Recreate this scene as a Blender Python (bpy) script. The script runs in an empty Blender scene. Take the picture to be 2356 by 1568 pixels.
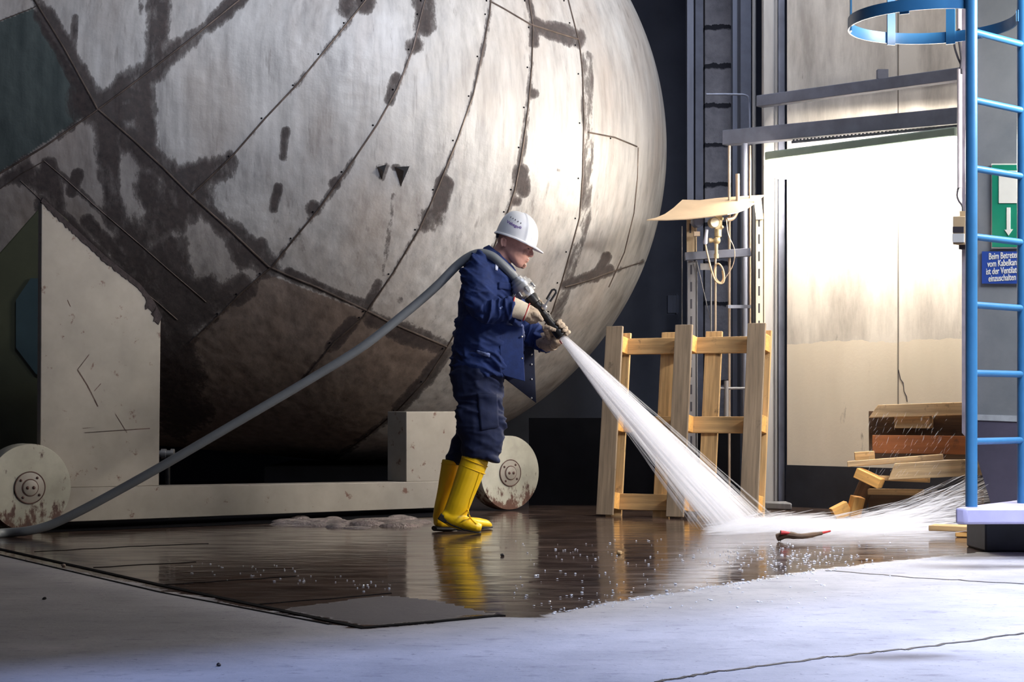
import bpy, bmesh, math, random
import numpy as np
from mathutils import Vector, Matrix, noise
from mathutils.bvhtree import BVHTree
V = Vector
random.seed(7)
rng = np.random.default_rng(7)
scene = bpy.context.scene
COL = scene.collection

# ------------------------------------------------------------------ camera
FPX, CU, HV, CAMZ = 4000.0, 1178.0, 935.0, 0.70      # focal px, centre column, horizon row, eye height
def P(u, v, Y):
    return V(((u - CU) / FPX * Y, Y, CAMZ + (HV - v) / FPX * Y))
def floor_pt(u, v, z=0.0):
    return P(u, v, FPX * (CAMZ - z) / (v - HV))
cd = bpy.data.cameras.new('camera'); cam = bpy.data.objects.new('camera', cd); COL.objects.link(cam)
cam.location = (0, 0, CAMZ); cam.rotation_euler = (math.pi / 2, 0, 0)
cd.sensor_width = 36.0; cd.lens = FPX / 2356 * 36.0; cd.shift_y = (HV - 784) / 2356.0
cd.clip_end = 200
scene.camera = cam

# ------------------------------------------------------------------ world, lights, exposure
scene.view_settings.view_transform = 'Standard'
scene.view_settings.look = 'None'
scene.view_settings.exposure = 0.0
scene.view_settings.gamma = 1.0
scene.view_settings.use_curve_mapping = False
scene.cycles.transparent_max_bounces = 48
w = bpy.data.worlds.new('world'); scene.world = w; w.use_nodes = True
w.node_tree.nodes['Background'].inputs[0].default_value = (0.55, 0.65, 1.0, 1)
w.node_tree.nodes['Background'].inputs[1].default_value = 0.05
def lamp(name, kind, loc, target, energy, color, **kw):
    ld = bpy.data.lights.new(name, kind); lo = bpy.data.objects.new(name, ld); COL.objects.link(lo)
    lo.location = loc
    lo.rotation_euler = (V(target) - V(loc)).to_track_quat('-Z', 'Y').to_euler()
    ld.energy = energy; ld.color = color
    for k, x in kw.items(): setattr(ld, k, x)
    return lo
# daylight that comes in under the added gate lintel behind the camera
SUN_EL = math.radians(42)
sun_dir = V((-0.63 * math.cos(SUN_EL), 0.775 * math.cos(SUN_EL), -math.sin(SUN_EL)))
lamp('daylight', 'SUN', (6, -4, 6), V((6, -4, 6)) + sun_dir, 3.9, (0.36, 0.5, 1.0), angle=math.radians(4))
# fill lights outside the frame, added to brighten floor, ladder, vessel and corner
lamp('hall_fill', 'AREA', (3.2, 6.0, 5.2), (2.6, 8.3, 1.2), 50, (0.68, 0.78, 1.0), shape='RECTANGLE', size=1.6, size_y=0.6, spread=1.1)
lamp('hall_fill', 'AREA', (3.8, 3.2, 4.2), (2.9, 5.4, 0.0), 170, (0.74, 0.8, 1.0), shape='RECTANGLE', size=1.4, size_y=0.8, spread=1.15)
lamp('hall_fill', 'AREA', (0.2, 6.6, 5.7), (-1.6, 12.0, 3.0), 34, (0.74, 0.82, 1.0), shape='RECTANGLE', size=2.0, size_y=0.6, spread=1.2)  # soft front fill added for the left side of the vessel
lamp('side_fill', 'AREA', (3.72, 8.0, 2.7), (-0.2, 11.6, 2.0), 205, (1.0, 0.95, 0.9), shape='RECTANGLE', size=1.5, size_y=0.2)  # added from the right to brighten the vessel; no fixture stands there
lamp('hall_fill', 'AREA', (2.3, 9.9, 5.0), (-0.2, 12.0, 2.4), 34, (1.0, 0.94, 0.88), shape='RECTANGLE', size=2.0, size_y=0.6)  # fill added above to brighten the front of the vessel
lamp('hall_fill', 'AREA', (1.45, 11.3, 5.8), (1.5, 13.0, 2.0), 26, (0.76, 0.84, 1.0), shape='RECTANGLE', size=0.8, size_y=0.4, spread=1.6)  # fill added to lift the dark corner beside the wall lamp
LAMP_E = 112.0

# ------------------------------------------------------------------ helpers
def lin(c):
    return tuple((x / 12.92 if x <= 0.04045 else ((x + 0.055) / 1.055) ** 2.4) for x in [y / 255 for y in c])
def origin(o):
    p = V((0, 0, 0))
    while o: p += o.location; o = o.parent
    return p
def tag(o, label=None, cat=None, group=None, kind=None):
    if label: o['label'] = label
    if cat: o['category'] = cat
    if group: o['group'] = group
    if kind: o['kind'] = kind
    return o
def thing(name, label, cat, loc=(0, 0, 0), rot=(0, 0, 0), group=None):
    o = bpy.data.objects.new(name, None); COL.objects.link(o)
    o.empty_display_size = 0.1; o.location = loc; o.rotation_euler = rot
    return tag(o, label, cat, group)
class MB:
    def __init__(s): s.v = []; s.f = []
    def add(s, vs, fs):
        n = len(s.v); s.v += [V(x) for x in vs]; s.f += [tuple(i + n for i in f) for f in fs]; return s
    def hexa(s, b, t):
        n = len(b)
        return s.add(list(b) + list(t), [tuple(range(n))[::-1], tuple(range(n, 2 * n))] + [(i, (i + 1) % n, n + (i + 1) % n, n + i) for i in range(n)])
    def prism(s, poly, vec):
        vec = V(vec); return s.hexa([V(p) for p in poly], [V(p) + vec for p in poly])
    def box(s, c, size, R=None):
        c = V(c); x, y, z = [a / 2 for a in size]
        q = [V((-x, -y, -z)), V((x, -y, -z)), V((x, y, -z)), V((-x, y, -z)), V((-x, -y, z)), V((x, -y, z)), V((x, y, z)), V((-x, y, z))]
        if R is not None: q = [R @ a for a in q]
        q = [c + a for a in q]; return s.hexa(q[:4], q[4:])
    def bar(s, p0, p1, w, h, up=(0, 0, 1)):       # w across, h along up
        p0, p1 = V(p0), V(p1); t = (p1 - p0).normalized(); a = t.cross(V(up)).normalized(); b = a.cross(t).normalized()
        a *= w / 2; b *= h / 2
        r = lambda p: [p - a - b, p + a - b, p + a + b, p - a + b]
        return s.hexa(r(p0), r(p1))
    def tube(s, pts, r, n=10, ref=None, closed=False, cap=True):
        pts = [V(p) for p in pts]; m = len(pts)
        if not isinstance(r, (list, tuple)) or (isinstance(r, tuple)): r = [r] * m
        rings = []; prev = None
        for i, p in enumerate(pts):
            if closed: t = pts[(i + 1) % m] - pts[i - 1]
            else: t = pts[min(i + 1, m - 1)] - pts[max(i - 1, 0)]
            t = t.normalized()
            if ref is not None: a = t.cross(V(ref))
            elif prev is None: a = t.cross(V((0, 0, 1)) if abs(t.z) < 0.9 else V((1, 0, 0)))
            else: a = prev - t * prev.dot(t)
            a.normalize(); prev = a; b = a.cross(t)
            ra, rb = r[i] if isinstance(r[i], (tuple, list)) else (r[i], r[i])
            rings.append([p + a * (ra * math.cos(2 * math.pi * k / n)) + b * (rb * math.sin(2 * math.pi * k / n)) for k in range(n)])
        vs = [q for g in rings for q in g]; fs = []
        for i in range(m if closed else m - 1):
            j = (i + 1) % m
            fs += [(i * n + k, i * n + (k + 1) % n, j * n + (k + 1) % n, j * n + k) for k in range(n)]
        if cap and not closed: fs += [tuple(range(n))[::-1], tuple(range((m - 1) * n, m * n))]
        return s.add(vs, fs)
    def lathe(s, p0, axis, prof, n=24):
        axis = V(axis).normalized(); p0 = V(p0)
        return s.tube([p0 + axis * t for t, r in prof], [max(r, 1e-4) for t, r in prof], n, ref=(0.31, 0.9, 0.2)) if False else s._lathe(p0, axis, prof, n)
    def _lathe(s, p0, ax, prof, n):
        a = ax.cross(V((0, 0, 1)) if abs(ax.z) < 0.9 else V((1, 0, 0))).normalized(); b = ax.cross(a)
        vs = [p0 + ax * t + (a * math.cos(2 * math.pi * k / n) + b * math.sin(2 * math.pi * k / n)) * max(r, 1e-4) for t, r in prof for k in range(n)]
        m = len(prof)
        fs = [(i * n + k, i * n + (k + 1) % n, (i + 1) * n + (k + 1) % n, (i + 1) * n + k) for i in range(m - 1) for k in range(n)]
        fs += [tuple(range(n))[::-1], tuple(range((m - 1) * n, m * n))]
        return s.add(vs, fs)
    def ell(s, c, ax, nu=16, nv=10):
        c = V(c); ax = [V(a) for a in ax]
        vs = [c - ax[2]]; 
        for i in range(1, nv):
            th = math.pi * i / nv
            vs += [c + ax[0] * (math.sin(th) * math.cos(2 * math.pi * k / nu)) + ax[1] * (math.sin(th) * math.sin(2 * math.pi * k / nu)) - ax[2] * math.cos(th) for k in range(nu)]
        vs.append(c + ax[2]); L = len(vs) - 1
        fs = [(0, 1 + (k + 1) % nu, 1 + k) for k in range(nu)]
        for i in range(nv - 2):
            a = 1 + i * nu; b = a + nu
            fs += [(a + k, a + (k + 1) % nu, b + (k + 1) % nu, b + k) for k in range(nu)]
        a = 1 + (nv - 2) * nu
        fs += [(L, a + k, a + (k + 1) % nu) for k in range(nu)]
        return s.add(vs, fs)
    def sph(s, c, r, nu=12, nv=8): return s.ell(c, [(r, 0, 0), (0, r, 0), (0, 0, r)], nu, nv)
    def mesh(s, name, off=None, smooth=40, fix=True):
        me = bpy.data.meshes.new(name); o = off or V((0, 0, 0))
        me.from_pydata([tuple(x - o) for x in s.v], [], s.f)
        if fix:
            bm = bmesh.new(); bm.from_mesh(me); bmesh.ops.recalc_face_normals(bm, faces=bm.faces); bm.to_mesh(me); bm.free()
        if smooth:
            me.polygons.foreach_set('use_smooth', [True] * len(me.polygons)); me.set_sharp_from_angle(angle=math.radians(smooth))
        return me
    def build(s, name, mat, parent=None, loc=None, local=False, bevel=0, smooth=40, remesh=0, smit=4, fn=None):
        off = origin(parent) if (parent and not local) else V((0, 0, 0))
        if loc is not None: off = V(loc)
        if remesh: me = s.remeshed(name, off, remesh, smit, fn)
        else: me = s.mesh(name, off, smooth)
        o = bpy.data.objects.new(name, me); COL.objects.link(o)
        if loc is not None: o.location = loc
        if parent: o.parent = parent
        me.materials.append(mat)
        if bevel:
            b = o.modifiers.new('b', 'BEVEL'); b.width = bevel; b.segments = 2; b.limit_method = 'ANGLE'; b.angle_limit = 0.6
        return o
    def remeshed(s, name, off, vox, it, fn):
        me = s.mesh(name + '_t', None, 0); o = bpy.data.objects.new('t', me); COL.objects.link(o)
        r = o.modifiers.new('r', 'REMESH'); r.mode = 'VOXEL'; r.voxel_size = vox
        if it:
            q = o.modifiers.new('s', 'SMOOTH'); q.iterations = it; q.factor = 0.5
        dg = bpy.context.evaluated_depsgraph_get()
        m2 = bpy.data.meshes.new_from_object(o.evaluated_get(dg)); m2.name = name
        bpy.data.objects.remove(o); bpy.data.meshes.remove(me)
        if fn:
            ns = [v.normal.copy() for v in m2.vertices]
            for v, n in zip(m2.vertices, ns): v.co = fn(v.co.copy(), n)
        for v in m2.vertices: v.co -= off
        m2.polygons.foreach_set('use_smooth', [True] * len(m2.polygons)); m2.update()
        return m2
def crom(pts, k=8):
    pts = [V(p) for p in pts]; out = []
    for i in range(len(pts) - 1):
        a, b, c, d = pts[max(i - 1, 0)], pts[i], pts[i + 1], pts[min(i + 2, len(pts) - 1)]
        for j in range(k):
            t = j / k
            out.append(0.5 * ((2 * b) + (c - a) * t + (2 * a - 5 * b + 4 * c - d) * t * t + (3 * b - a - 3 * c + d) * t ** 3))
    out.append(pts[-1]); return out

# ------------------------------------------------------------------ materials
class NT:
    def __init__(s, name):
        s.m = bpy.data.materials.new(name); s.m.use_nodes = True; s.t = s.m.node_tree; s.b = s.t.nodes['Principled BSDF']; s.out = s.t.nodes['Material Output']
    def n(s, typ, **kw):
        x = s.t.nodes.new(typ)
        for k, val in kw.items():
            if k.startswith('i_'): x.inputs[k[2:].replace('_', ' ')].default_value = val
            else: setattr(x, k, val)
        return x
    def l(s, a, b): s.t.links.new(a, b)
    def coord(s, scale=(1, 1, 1), kind='Object'):
        c = s.n('ShaderNodeTexCoord'); m = s.n('ShaderNodeMapping'); m.inputs['Scale'].default_value = scale
        s.l(c.outputs[kind], m.inputs[0]); return m.outputs[0]
    def noise(s, co, scale, detail=5, rough=0.6):
        x = s.n('ShaderNodeTexNoise'); x.inputs['Scale'].default_value = scale; x.inputs['Detail'].default_value = detail; x.inputs['Roughness'].default_value = rough
        s.l(co, x.inputs['Vector']); return x.outputs['Fac']
    def ramp(s, fac, stops):
        r = s.n('ShaderNodeValToRGB'); e = r.color_ramp.elements
        while len(e) < len(stops): e.new(0.5)
        for k, (p, c) in enumerate(stops):
            e[k].position = p; e[k].color = (*c, 1) if not isinstance(c, (int, float)) else (c, c, c, 1)
        s.l(fac, r.inputs[0]); return r.outputs[0]
    def mix(s, fac, a, b, mode='MIX'):
        x = s.n('ShaderNodeMix'); x.data_type = 'RGBA'; x.blend_type = mode
        for val, i in ((fac, 0), (a, 6), (b, 7)):
            if isinstance(val, (int, float)): x.inputs[i].default_value = val if i == 0 else (val, val, val, 1)
            elif isinstance(val, tuple): x.inputs[i].default_value = (*val, 1)
            else: s.l(val, x.inputs[i])
        return x.outputs[2]
    def math(s, op, a, b=None, clamp=False):
        x = s.n('ShaderNodeMath'); x.operation = op; x.use_clamp = clamp
        for val, i in ((a, 0), (b, 1)):
            if val is None: continue
            if isinstance(val, (int, float)): x.inputs[i].default_value = val
            else: s.l(val, x.inputs[i])
        return x.outputs[0]
    def attr(s, name):
        x = s.n('ShaderNodeAttribute'); x.attribute_name = name; return x.outputs['Fac']
    def bump(s, h, strength=0.3, dist=0.01):
        x = s.n('ShaderNodeBump'); x.inputs['Strength'].default_value = strength; x.inputs['Distance'].default_value = dist
        s.l(h, x.inputs['Height']); s.l(x.outputs[0], s.b.inputs['Normal'])
    def base(s, c): s.l(c, s.b.inputs['Base Color'])
    def rough(s, c):
        if isinstance(c, (int, float)): s.b.inputs['Roughness'].default_value = c
        else: s.l(c, s.b.inputs['Roughness'])
def mat(name, c, rough=0.6, metal=0.0, var=0.25, scale=8, bump=0.15, stretch=(1, 1, 1), dist=0.005, dirt=None, dirt_t=0.62, dscale=3, spec=None):
    c = lin(c); t = NT(name); co = t.coord(stretch); f = t.noise(co, scale)
    col = t.ramp(f, [(0.3, tuple(x * (1 - var) for x in c)), (0.7, tuple(min(1, x * (1 + var)) for x in c))])
    if dirt:
        d = t.noise(t.coord((1, 1, 1)), dscale, 8, 0.7)
        col = t.mix(t.ramp(d, [(dirt_t, 0.0), (dirt_t + 0.06, 1.0)]), col, lin(dirt))
    t.base(col); t.rough(rough); t.b.inputs['Metallic'].default_value = metal
    if spec is not None: t.b.inputs['Specular IOR Level'].default_value = spec
    if bump: t.bump(t.noise(co, scale * 3), bump, dist)
    return t.m
def wood(name, c, axis, var=0.35, dark=(70, 58, 45)):
    st = [14, 14, 14]; st[axis] = 0.8
    t = NT(name); co = t.coord(tuple(st)); f = t.noise(co, 3.0, 6, 0.6); c = lin(c)
    col = t.ramp(f, [(0.3, tuple(x * (1 - var) for x in c)), (0.68, tuple(min(1, x * (1 + var)) for x in c))])
    k = t.noise(t.coord((1, 1, 1)), 9, 4, 0.7)
    col = t.mix(t.ramp(k, [(0.62, 0.0), (0.75, 0.8)]), col, lin(dark))
    t.base(col); t.rough(0.75); t.bump(f, 0.35, 0.004); return t.m
M = {}
M['navy_wall'] = mat('navy_wall', (104, 107, 118), 0.7, var=0.2, scale=1.5)
M['black_paint'] = mat('black_paint', (34, 36, 44), 0.55, var=0.3, scale=6, dirt=(60, 60, 66), dirt_t=0.66)
M['steel_dark'] = mat('steel_dark', (112, 116, 130), 0.5, 0.3, scale=3, stretch=(4, 4, 0.4))
M['steel_grey'] = mat('steel_grey', (128, 126, 126), 0.5, 0.2, scale=3, stretch=(4, 4, 0.4))
M['pipe'] = mat('pipe_metal', (180, 160, 138), 0.45, 0.4, scale=5)
M['beam'] = mat('beam_steel', (100, 103, 116), 0.6, 0.2, scale=5)
M['blue'] = mat('blue_enamel', (50, 106, 146), 0.35, 0.0, var=0.12, scale=5, dirt=(110, 70, 80), dirt_t=0.72, dscale=8)
M['lilac'] = mat('pale_enamel', (165, 162, 196), 0.5, var=0.1, scale=5)
M['cream'] = mat('cream_paint', (142, 134, 122), 0.5, var=0.16, scale=4, dirt=(96, 66, 52), dirt_t=0.61, dscale=11)

M['olive'] = mat('olive_paint', (66, 68, 48), 0.6, var=0.2, scale=3)
M['teal_dark'] = mat('teal_paint', (46, 64, 68), 0.6, var=0.2, scale=3)
M['rust'] = mat('rust', (88, 62, 54), 0.8, var=0.4, scale=14)
M['seam'] = mat('seam_metal', (96, 84, 76), 0.5, 0.5, var=0.5, scale=10)
M['soot'] = mat('soot_felt', (52, 44, 44), 0.95, var=0.5, scale=40, bump=0.6)
M['black_gap'] = mat('black_gap', (12, 12, 15), 0.9, var=0.2, spec=0.05)
M['denim'] = mat('navy_cloth', (26, 46, 96), 0.85, var=0.22, scale=24, bump=0.3, dist=0.003)
M['denim2'] = mat('navy_trouser_cloth', (18, 29, 62), 0.85, var=0.18, scale=26, bump=0.25, dist=0.003)
M['lining'] = mat('navy_lining', (16, 24, 50), 0.85, var=0.2, scale=20)
M['yellow'] = mat('yellow_rubber', (244, 196, 18), 0.4, var=0.05, scale=6, bump=0.05)
M['rubber'] = mat('black_rubber', (22, 22, 24), 0.6, var=0.3)
M['glove'] = mat('glove_leather', (176, 156, 132), 0.8, var=0.25, scale=35, bump=0.4, dirt=(96, 80, 70), dirt_t=0.58, dscale=30)
M['glove_back'] = mat('glove_canvas', (206, 192, 168), 0.85, var=0.15, scale=30, bump=0.3)
M['red'] = mat('red_piping', (176, 34, 36), 0.6, var=0.1)
M['skin'] = mat('skin', (202, 150, 132), 0.5, var=0.1, scale=30, bump=0.1, dist=0.002)
M['hair'] = mat('hair', (156, 114, 96), 0.8, var=0.4, scale=60, bump=0.6)
M['helmet'] = mat('white_plastic', (236, 236, 236), 0.3, var=0.02, bump=0)
M['purple'] = mat('purple_print', (96, 36, 150), 0.5, var=0.05, bump=0)
M['hole'] = mat('dark_hole', (26, 26, 30), 0.8, var=0.1)
M['hose'] = mat('grey_hose', (122, 126, 128), 0.45, var=0.12, scale=6, bump=0.1)
M['alu'] = mat('cast_aluminium', (186, 184, 180), 0.35, 0.7, var=0.15, scale=20, bump=0.15)
M['black_metal'] = mat('black_metal', (50, 48, 46), 0.35, 0.5, var=0.4, scale=18)
M['white_tag'] = mat('white_tag', (206, 210, 226), 0.7, var=0.05)
M['sheet'] = mat('sheet_metal', (176, 152, 122), 0.55, 0.1, var=0.1, scale=4)
M['brass'] = mat('dull_brass', (196, 176, 136), 0.4, 0.3, var=0.2, scale=20)
M['gauge'] = mat('gauge_white', (226, 214, 184), 0.35, var=0.05)
M['cable'] = mat('cable_pale', (210, 182, 144), 0.5, var=0.05)
M['cable_dark'] = mat('cable_dark', (44, 42, 50), 0.6, var=0.1)
M['green'] = mat('sign_green', (14, 120, 92), 0.5, var=0.08, bump=0)
M['sign_white'] = mat('sign_white', (206, 206, 196), 0.6, var=0.05, bump=0)
M['sign_blue'] = mat('sign_blue', (36, 66, 140), 0.45, var=0.08, bump=0)
M['box_beige'] = mat('box_beige', (170, 150, 120), 0.6, var=0.08)
M['box_grey'] = mat('box_grey', (176, 180, 182), 0.6, var=0.08)
M['lamp_body'] = mat('lamp_body', (120, 134, 122), 0.5, var=0.1)
M['wood_z'] = wood('weathered_wood', (134, 116, 94), 2)
M['wood_zy'] = wood('yellow_wood_upright', (190, 154, 104), 2)
M['wood_x'] = wood('yellow_wood', (184, 148, 98), 0)
M['wood_end'] = wood('fresh_wood_block', (214, 160, 86), 0, 0.2)
M['wood_old'] = wood('old_wood', (192, 160, 116), 0)
M['wood_red'] = wood('reddish_wood', (160, 96, 52), 0, 0.2)
M['wood_wet'] = wood('wet_dark_wood', (92, 70, 50), 0)
M['stone'] = mat('grit', (44, 40, 40), 0.6, var=0.4, scale=20)
M['mud'] = mat('wet_mud', (150, 136, 130), 0.12, var=0.35, scale=20, bump=1.0, dist=0.02)

def m_wheel():
    t = NT('rusty_cream'); f = t.noise(t.coord(), 5); g = t.n('ShaderNodeSeparateXYZ'); t.l(t.coord(), g.inputs[0])
    col = t.ramp(f, [(0.3, lin((150, 146, 130))), (0.7, lin((182, 178, 160)))])
    d = t.noise(t.coord((1, 1, 0.5)), 16, 8, 0.7)
    low = t.ramp(g.outputs[2], [(0.0, 0.27), (0.2, 0.0)])
    k = t.ramp(t.math('ADD', d, low), [(0.60, 0.0), (0.68, 1.0)])
    t.base(t.mix(k, col, t.ramp(d, [(0.4, lin((96, 62, 44))), (0.7, lin((66, 44, 38)))]))); t.rough(0.6); return t.m
M['cream_rust'] = m_wheel()
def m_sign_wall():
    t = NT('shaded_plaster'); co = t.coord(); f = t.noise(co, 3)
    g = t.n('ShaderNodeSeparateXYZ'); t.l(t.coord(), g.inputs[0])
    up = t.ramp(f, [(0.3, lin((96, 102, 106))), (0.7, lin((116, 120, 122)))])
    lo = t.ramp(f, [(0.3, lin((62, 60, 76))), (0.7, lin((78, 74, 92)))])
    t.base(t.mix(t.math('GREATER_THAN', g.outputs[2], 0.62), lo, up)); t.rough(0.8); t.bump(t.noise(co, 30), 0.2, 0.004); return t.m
M['sign_wall'] = m_sign_wall()
def m_concrete():
    t = NT('lit_concrete'); co = t.coord((1, 1, 0.25)); f = t.noise(co, 5, 8, 0.65)
    col = t.ramp(f, [(0.3, lin((160, 152, 142))), (0.6, lin((212, 204, 192)))])
    g = t.n('ShaderNodeSeparateXYZ'); t.l(t.coord(), g.inputs[0])
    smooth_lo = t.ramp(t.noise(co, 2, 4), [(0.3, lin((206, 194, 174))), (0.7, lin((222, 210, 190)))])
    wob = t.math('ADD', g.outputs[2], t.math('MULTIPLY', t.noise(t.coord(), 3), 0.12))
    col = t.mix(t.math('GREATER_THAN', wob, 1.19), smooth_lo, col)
    d = t.noise(t.coord((1, 1, 0.35)), 9, 6, 0.7)
    col = t.mix(t.ramp(d, [(0.64, 0.0), (0.72, 0.6)]), col, lin((92, 80, 70)))
    t.base(col); t.rough(0.85); t.bump(t.noise(t.coord(), 40, 6), 0.14, 0.006); return t.m
M['concrete'] = m_concrete()
def m_brick():
    t = NT('brick_pier'); co = t.coord(); b = t.n('ShaderNodeTexBrick'); t.l(co, b.inputs['Vector'])
    return t
def m_vessel():
    t = NT('clad_metal')
    co = t.coord((1, 1, 0.12)); f = t.noise(co, 14, 8, 0.65); f2 = t.noise(t.coord((1, 1, 0.4)), 1.6, 5)
    col = t.ramp(f, [(0.25, lin((146, 142, 138))), (0.5, lin((184, 180, 174))), (0.75, lin((206, 202, 196)))])
    col = t.mix(t.ramp(f2, [(0.45, 0.0), (0.75, 0.55)]), col, lin((150, 128, 108)))
    dr = t.noise(t.coord((1, 1, 0.06)), 22, 4, 0.7)
    col = t.mix(t.ramp(dr, [(0.6, 0.0), (0.75, 0.5)]), col, lin((92, 82, 76)))
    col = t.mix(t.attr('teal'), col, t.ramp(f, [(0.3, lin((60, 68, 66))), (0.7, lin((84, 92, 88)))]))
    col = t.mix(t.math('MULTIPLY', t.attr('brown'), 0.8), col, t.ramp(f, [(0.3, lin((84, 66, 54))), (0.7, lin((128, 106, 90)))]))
    sa = t.attr('soot'); s = t.math('ADD', sa, t.math('MULTIPLY', t.math('MULTIPLY', t.math('SUBTRACT', t.noise(t.coord((1, 1, 0.35)), 5, 10, 0.75), 0.5), 3.4), t.math('MULTIPLY', sa, 3.0, True)))
    sf = t.ramp(s, [(0.34, 0.0), (0.55, 0.7), (0.9, 0.92)])
    col = t.mix(sf, col, t.ramp(t.noise(t.coord(), 30), [(0.3, lin((42, 35, 34))), (0.7, lin((68, 56, 53)))]))
    t.base(col); t.b.inputs['Metallic'].default_value = 0.15
    t.rough(t.ramp(sf, [(0.0, 0.5), (0.9, 0.9)]))
    h = t.math('ADD', t.math('MULTIPLY', t.noise(t.coord(), 2.2, 3), 1.0), t.math('MULTIPLY', t.noise(t.coord(), 60, 3), 0.04))
    t.bump(h, 0.3, 0.09); return t.m
M['vessel'] = m_vessel()
def m_floor():
    t = NT('hall_floor'); co = t.coord(); f = t.noise(co, 2.5, 8, 0.65); f2 = t.noise(co, 30, 6, 0.7)
    dry = t.ramp(f, [(0.3, lin((150, 148, 150))), (0.7, lin((182, 178, 178)))])
    dry = t.mix(t.ramp(f2, [(0.6, 0.0), (0.68, 0.7)]), dry, lin((92, 88, 98)))
    sc = t.noise(t.coord((1.0, 2.4, 1)), 6, 10, 0.75)
    dry = t.mix(t.ramp(sc, [(0.55, 0.0), (0.68, 0.6)]), dry, lin((100, 96, 108)))
    dry = t.mix(t.attr('stain_shade'), dry, lin((66, 58, 56)))
    wet = t.ramp(f, [(0.3, lin((46, 36, 32))), (0.7, lin((92, 74, 64)))])
    wsoft = t.math('ADD', t.attr('wet'), t.math('MULTIPLY', t.math('SUBTRACT', t.noise(t.coord((1, 1.6, 1)), 5, 8, 0.7), 0.5), 0.5))
    wf = t.ramp(wsoft, [(0.47, 0.0), (0.53, 1.0)])
    t.base(t.mix(wf, dry, wet))
    t.rough(t.mix(wf, 0.75, t.ramp(t.noise(t.coord((1, 3, 1)), 3, 5), [(0.35, 0.05), (0.7, 0.22)])))
    wav = t.noise(t.coord((1, 2.2, 1)), 5, 3, 0.5)
    h = t.mix(wf, t.math('MULTIPLY', f2, 0.5), t.math('MULTIPLY', wav, 0.35))
    t.bump(h, 0.25, 0.02); return t.m
M['floor'] = m_floor()
def m_water(name, a, c=(240, 240, 245)):
    t = NT(name); t.t.nodes.remove(t.b)
    d = t.n('ShaderNodeBsdfDiffuse'); d.inputs[0].default_value = (*lin(c), 1)
    tr = t.n('ShaderNodeBsdfTranslucent'); tr.inputs[0].default_value = (*lin(c), 1)
    m1 = t.n('ShaderNodeMixShader'); m1.inputs[0].default_value = 0.5; t.l(d.outputs[0], m1.inputs[1]); t.l(tr.outputs[0], m1.inputs[2])
    tp = t.n('ShaderNodeBsdfTransparent'); m2 = t.n('ShaderNodeMixShader'); m2.inputs[0].default_value = a
    t.l(tp.outputs[0], m2.inputs[1]); t.l(m1.outputs[0], m2.inputs[2]); t.l(m2.outputs[0], t.out.inputs[0]); return t.m
M['jet'] = m_water('water_streaks', 0.15, (250, 250, 252))
M['mist'] = m_water('water_body', 0.07)
M['spray'] = m_water('water_spray', 0.17, (250, 250, 252))
M['drop'] = mat('water_bead', (225, 228, 235), 0.05, var=0.0, bump=0)
def m_emit(name, c, e):
    t = NT(name); t.b.inputs['Base Color'].default_value = (0.9, 0.9, 0.9, 1)
    t.b.inputs['Emission Color'].default_value = (*c, 1); t.b.inputs['Emission Strength'].default_value = e; return t.m
M['tube'] = m_emit('lamp_diffuser', (1.0, 0.93, 0.83), LAMP_E)

# ================================================================== SETTING
def struct(o): o['kind'] = 'structure'; return o
# floor: tensor grid, wet outline kept as a point attribute
def inpoly(U, W, poly):
    r = np.zeros(U.shape, bool); n = len(poly)
    for i in range(n):
        x0, y0 = poly[i]; x1, y1 = poly[(i + 1) % n]
        c = ((y0 > W) != (y1 > W)) & (U < (x1 - x0) * (W - y0) / (y1 - y0 + 1e-9) + x0); r ^= c
    return r
def segdist(U, W, pts):
    d = np.full(U.shape, 1e9)
    for (x0, y0), (x1, y1) in zip(pts[:-1], pts[1:]):
        L = (x1 - x0) ** 2 + (y1 - y0) ** 2 + 1e-9
        t = np.clip(((U - x0) * (x1 - x0) + (W - y0) * (y1 - y0)) / L, 0, 1)
        d = np.minimum(d, np.hypot(U - x0 - t * (x1 - x0), W - y0 - t * (y1 - y0)))
    return d
def fxy(u, v): p = floor_pt(u, v); return (p.x, p.y)
xs = np.concatenate([np.linspace(-9, -3.6, 8)[:-1], np.arange(-3.6, 4.2, 0.035), np.linspace(4.2, 12, 8)])
ys = np.concatenate([np.linspace(-4, 3.8, 8)[:-1], np.arange(3.8, 12.6, 0.035), np.linspace(12.6, 17.5, 8)])
X, Yg = np.meshgrid(xs, ys); nx, ny = len(xs), len(ys)
fv = np.stack([X.ravel(), Yg.ravel(), np.zeros(X.size)], 1)
idx = np.arange(nx * ny).reshape(ny, nx)
fq = np.stack([idx[:-1, :-1], idx[:-1, 1:], idx[1:, 1:], idx[1:, :-1]], -1).reshape(-1, 4)
me = bpy.data.meshes.new('floor'); me.from_pydata(fv.tolist(), [], fq.tolist())
edge = [fxy(*p) for p in [(-300, 1240), (0, 1276), (370, 1356), (830, 1448), (1155, 1418), (1230, 1420), (1290, 1408), (1450, 1378), (1600, 1354), (1750, 1332), (1870, 1312), (2000, 1296), (2200, 1276), (2356, 1262), (2700, 1240)]]
wetpoly = edge + [(9, 12), (9, 17), (-9, 17), (-9, 9.6)]
xx, yy = fv[:, 0], fv[:, 1]
ins = inpoly(xx, yy, wetpoly); dd = segdist(xx, yy, edge)
wet = np.clip(0.5 + np.where(ins, 1, -1) * dd / 0.5, 0, 1)
drypatch = [fxy(*p) for p in [(640, 1400), (760, 1383), (900, 1366), (1030, 1382), (1155, 1412), (1000, 1428), (840, 1440)]]
dp = inpoly(xx, yy, drypatch); wet = np.where(dp, np.minimum(wet, 0.5 - np.clip(segdist(xx, yy, drypatch + drypatch[:1]) / 0.9, 0, 0.14)), wet)
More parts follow.
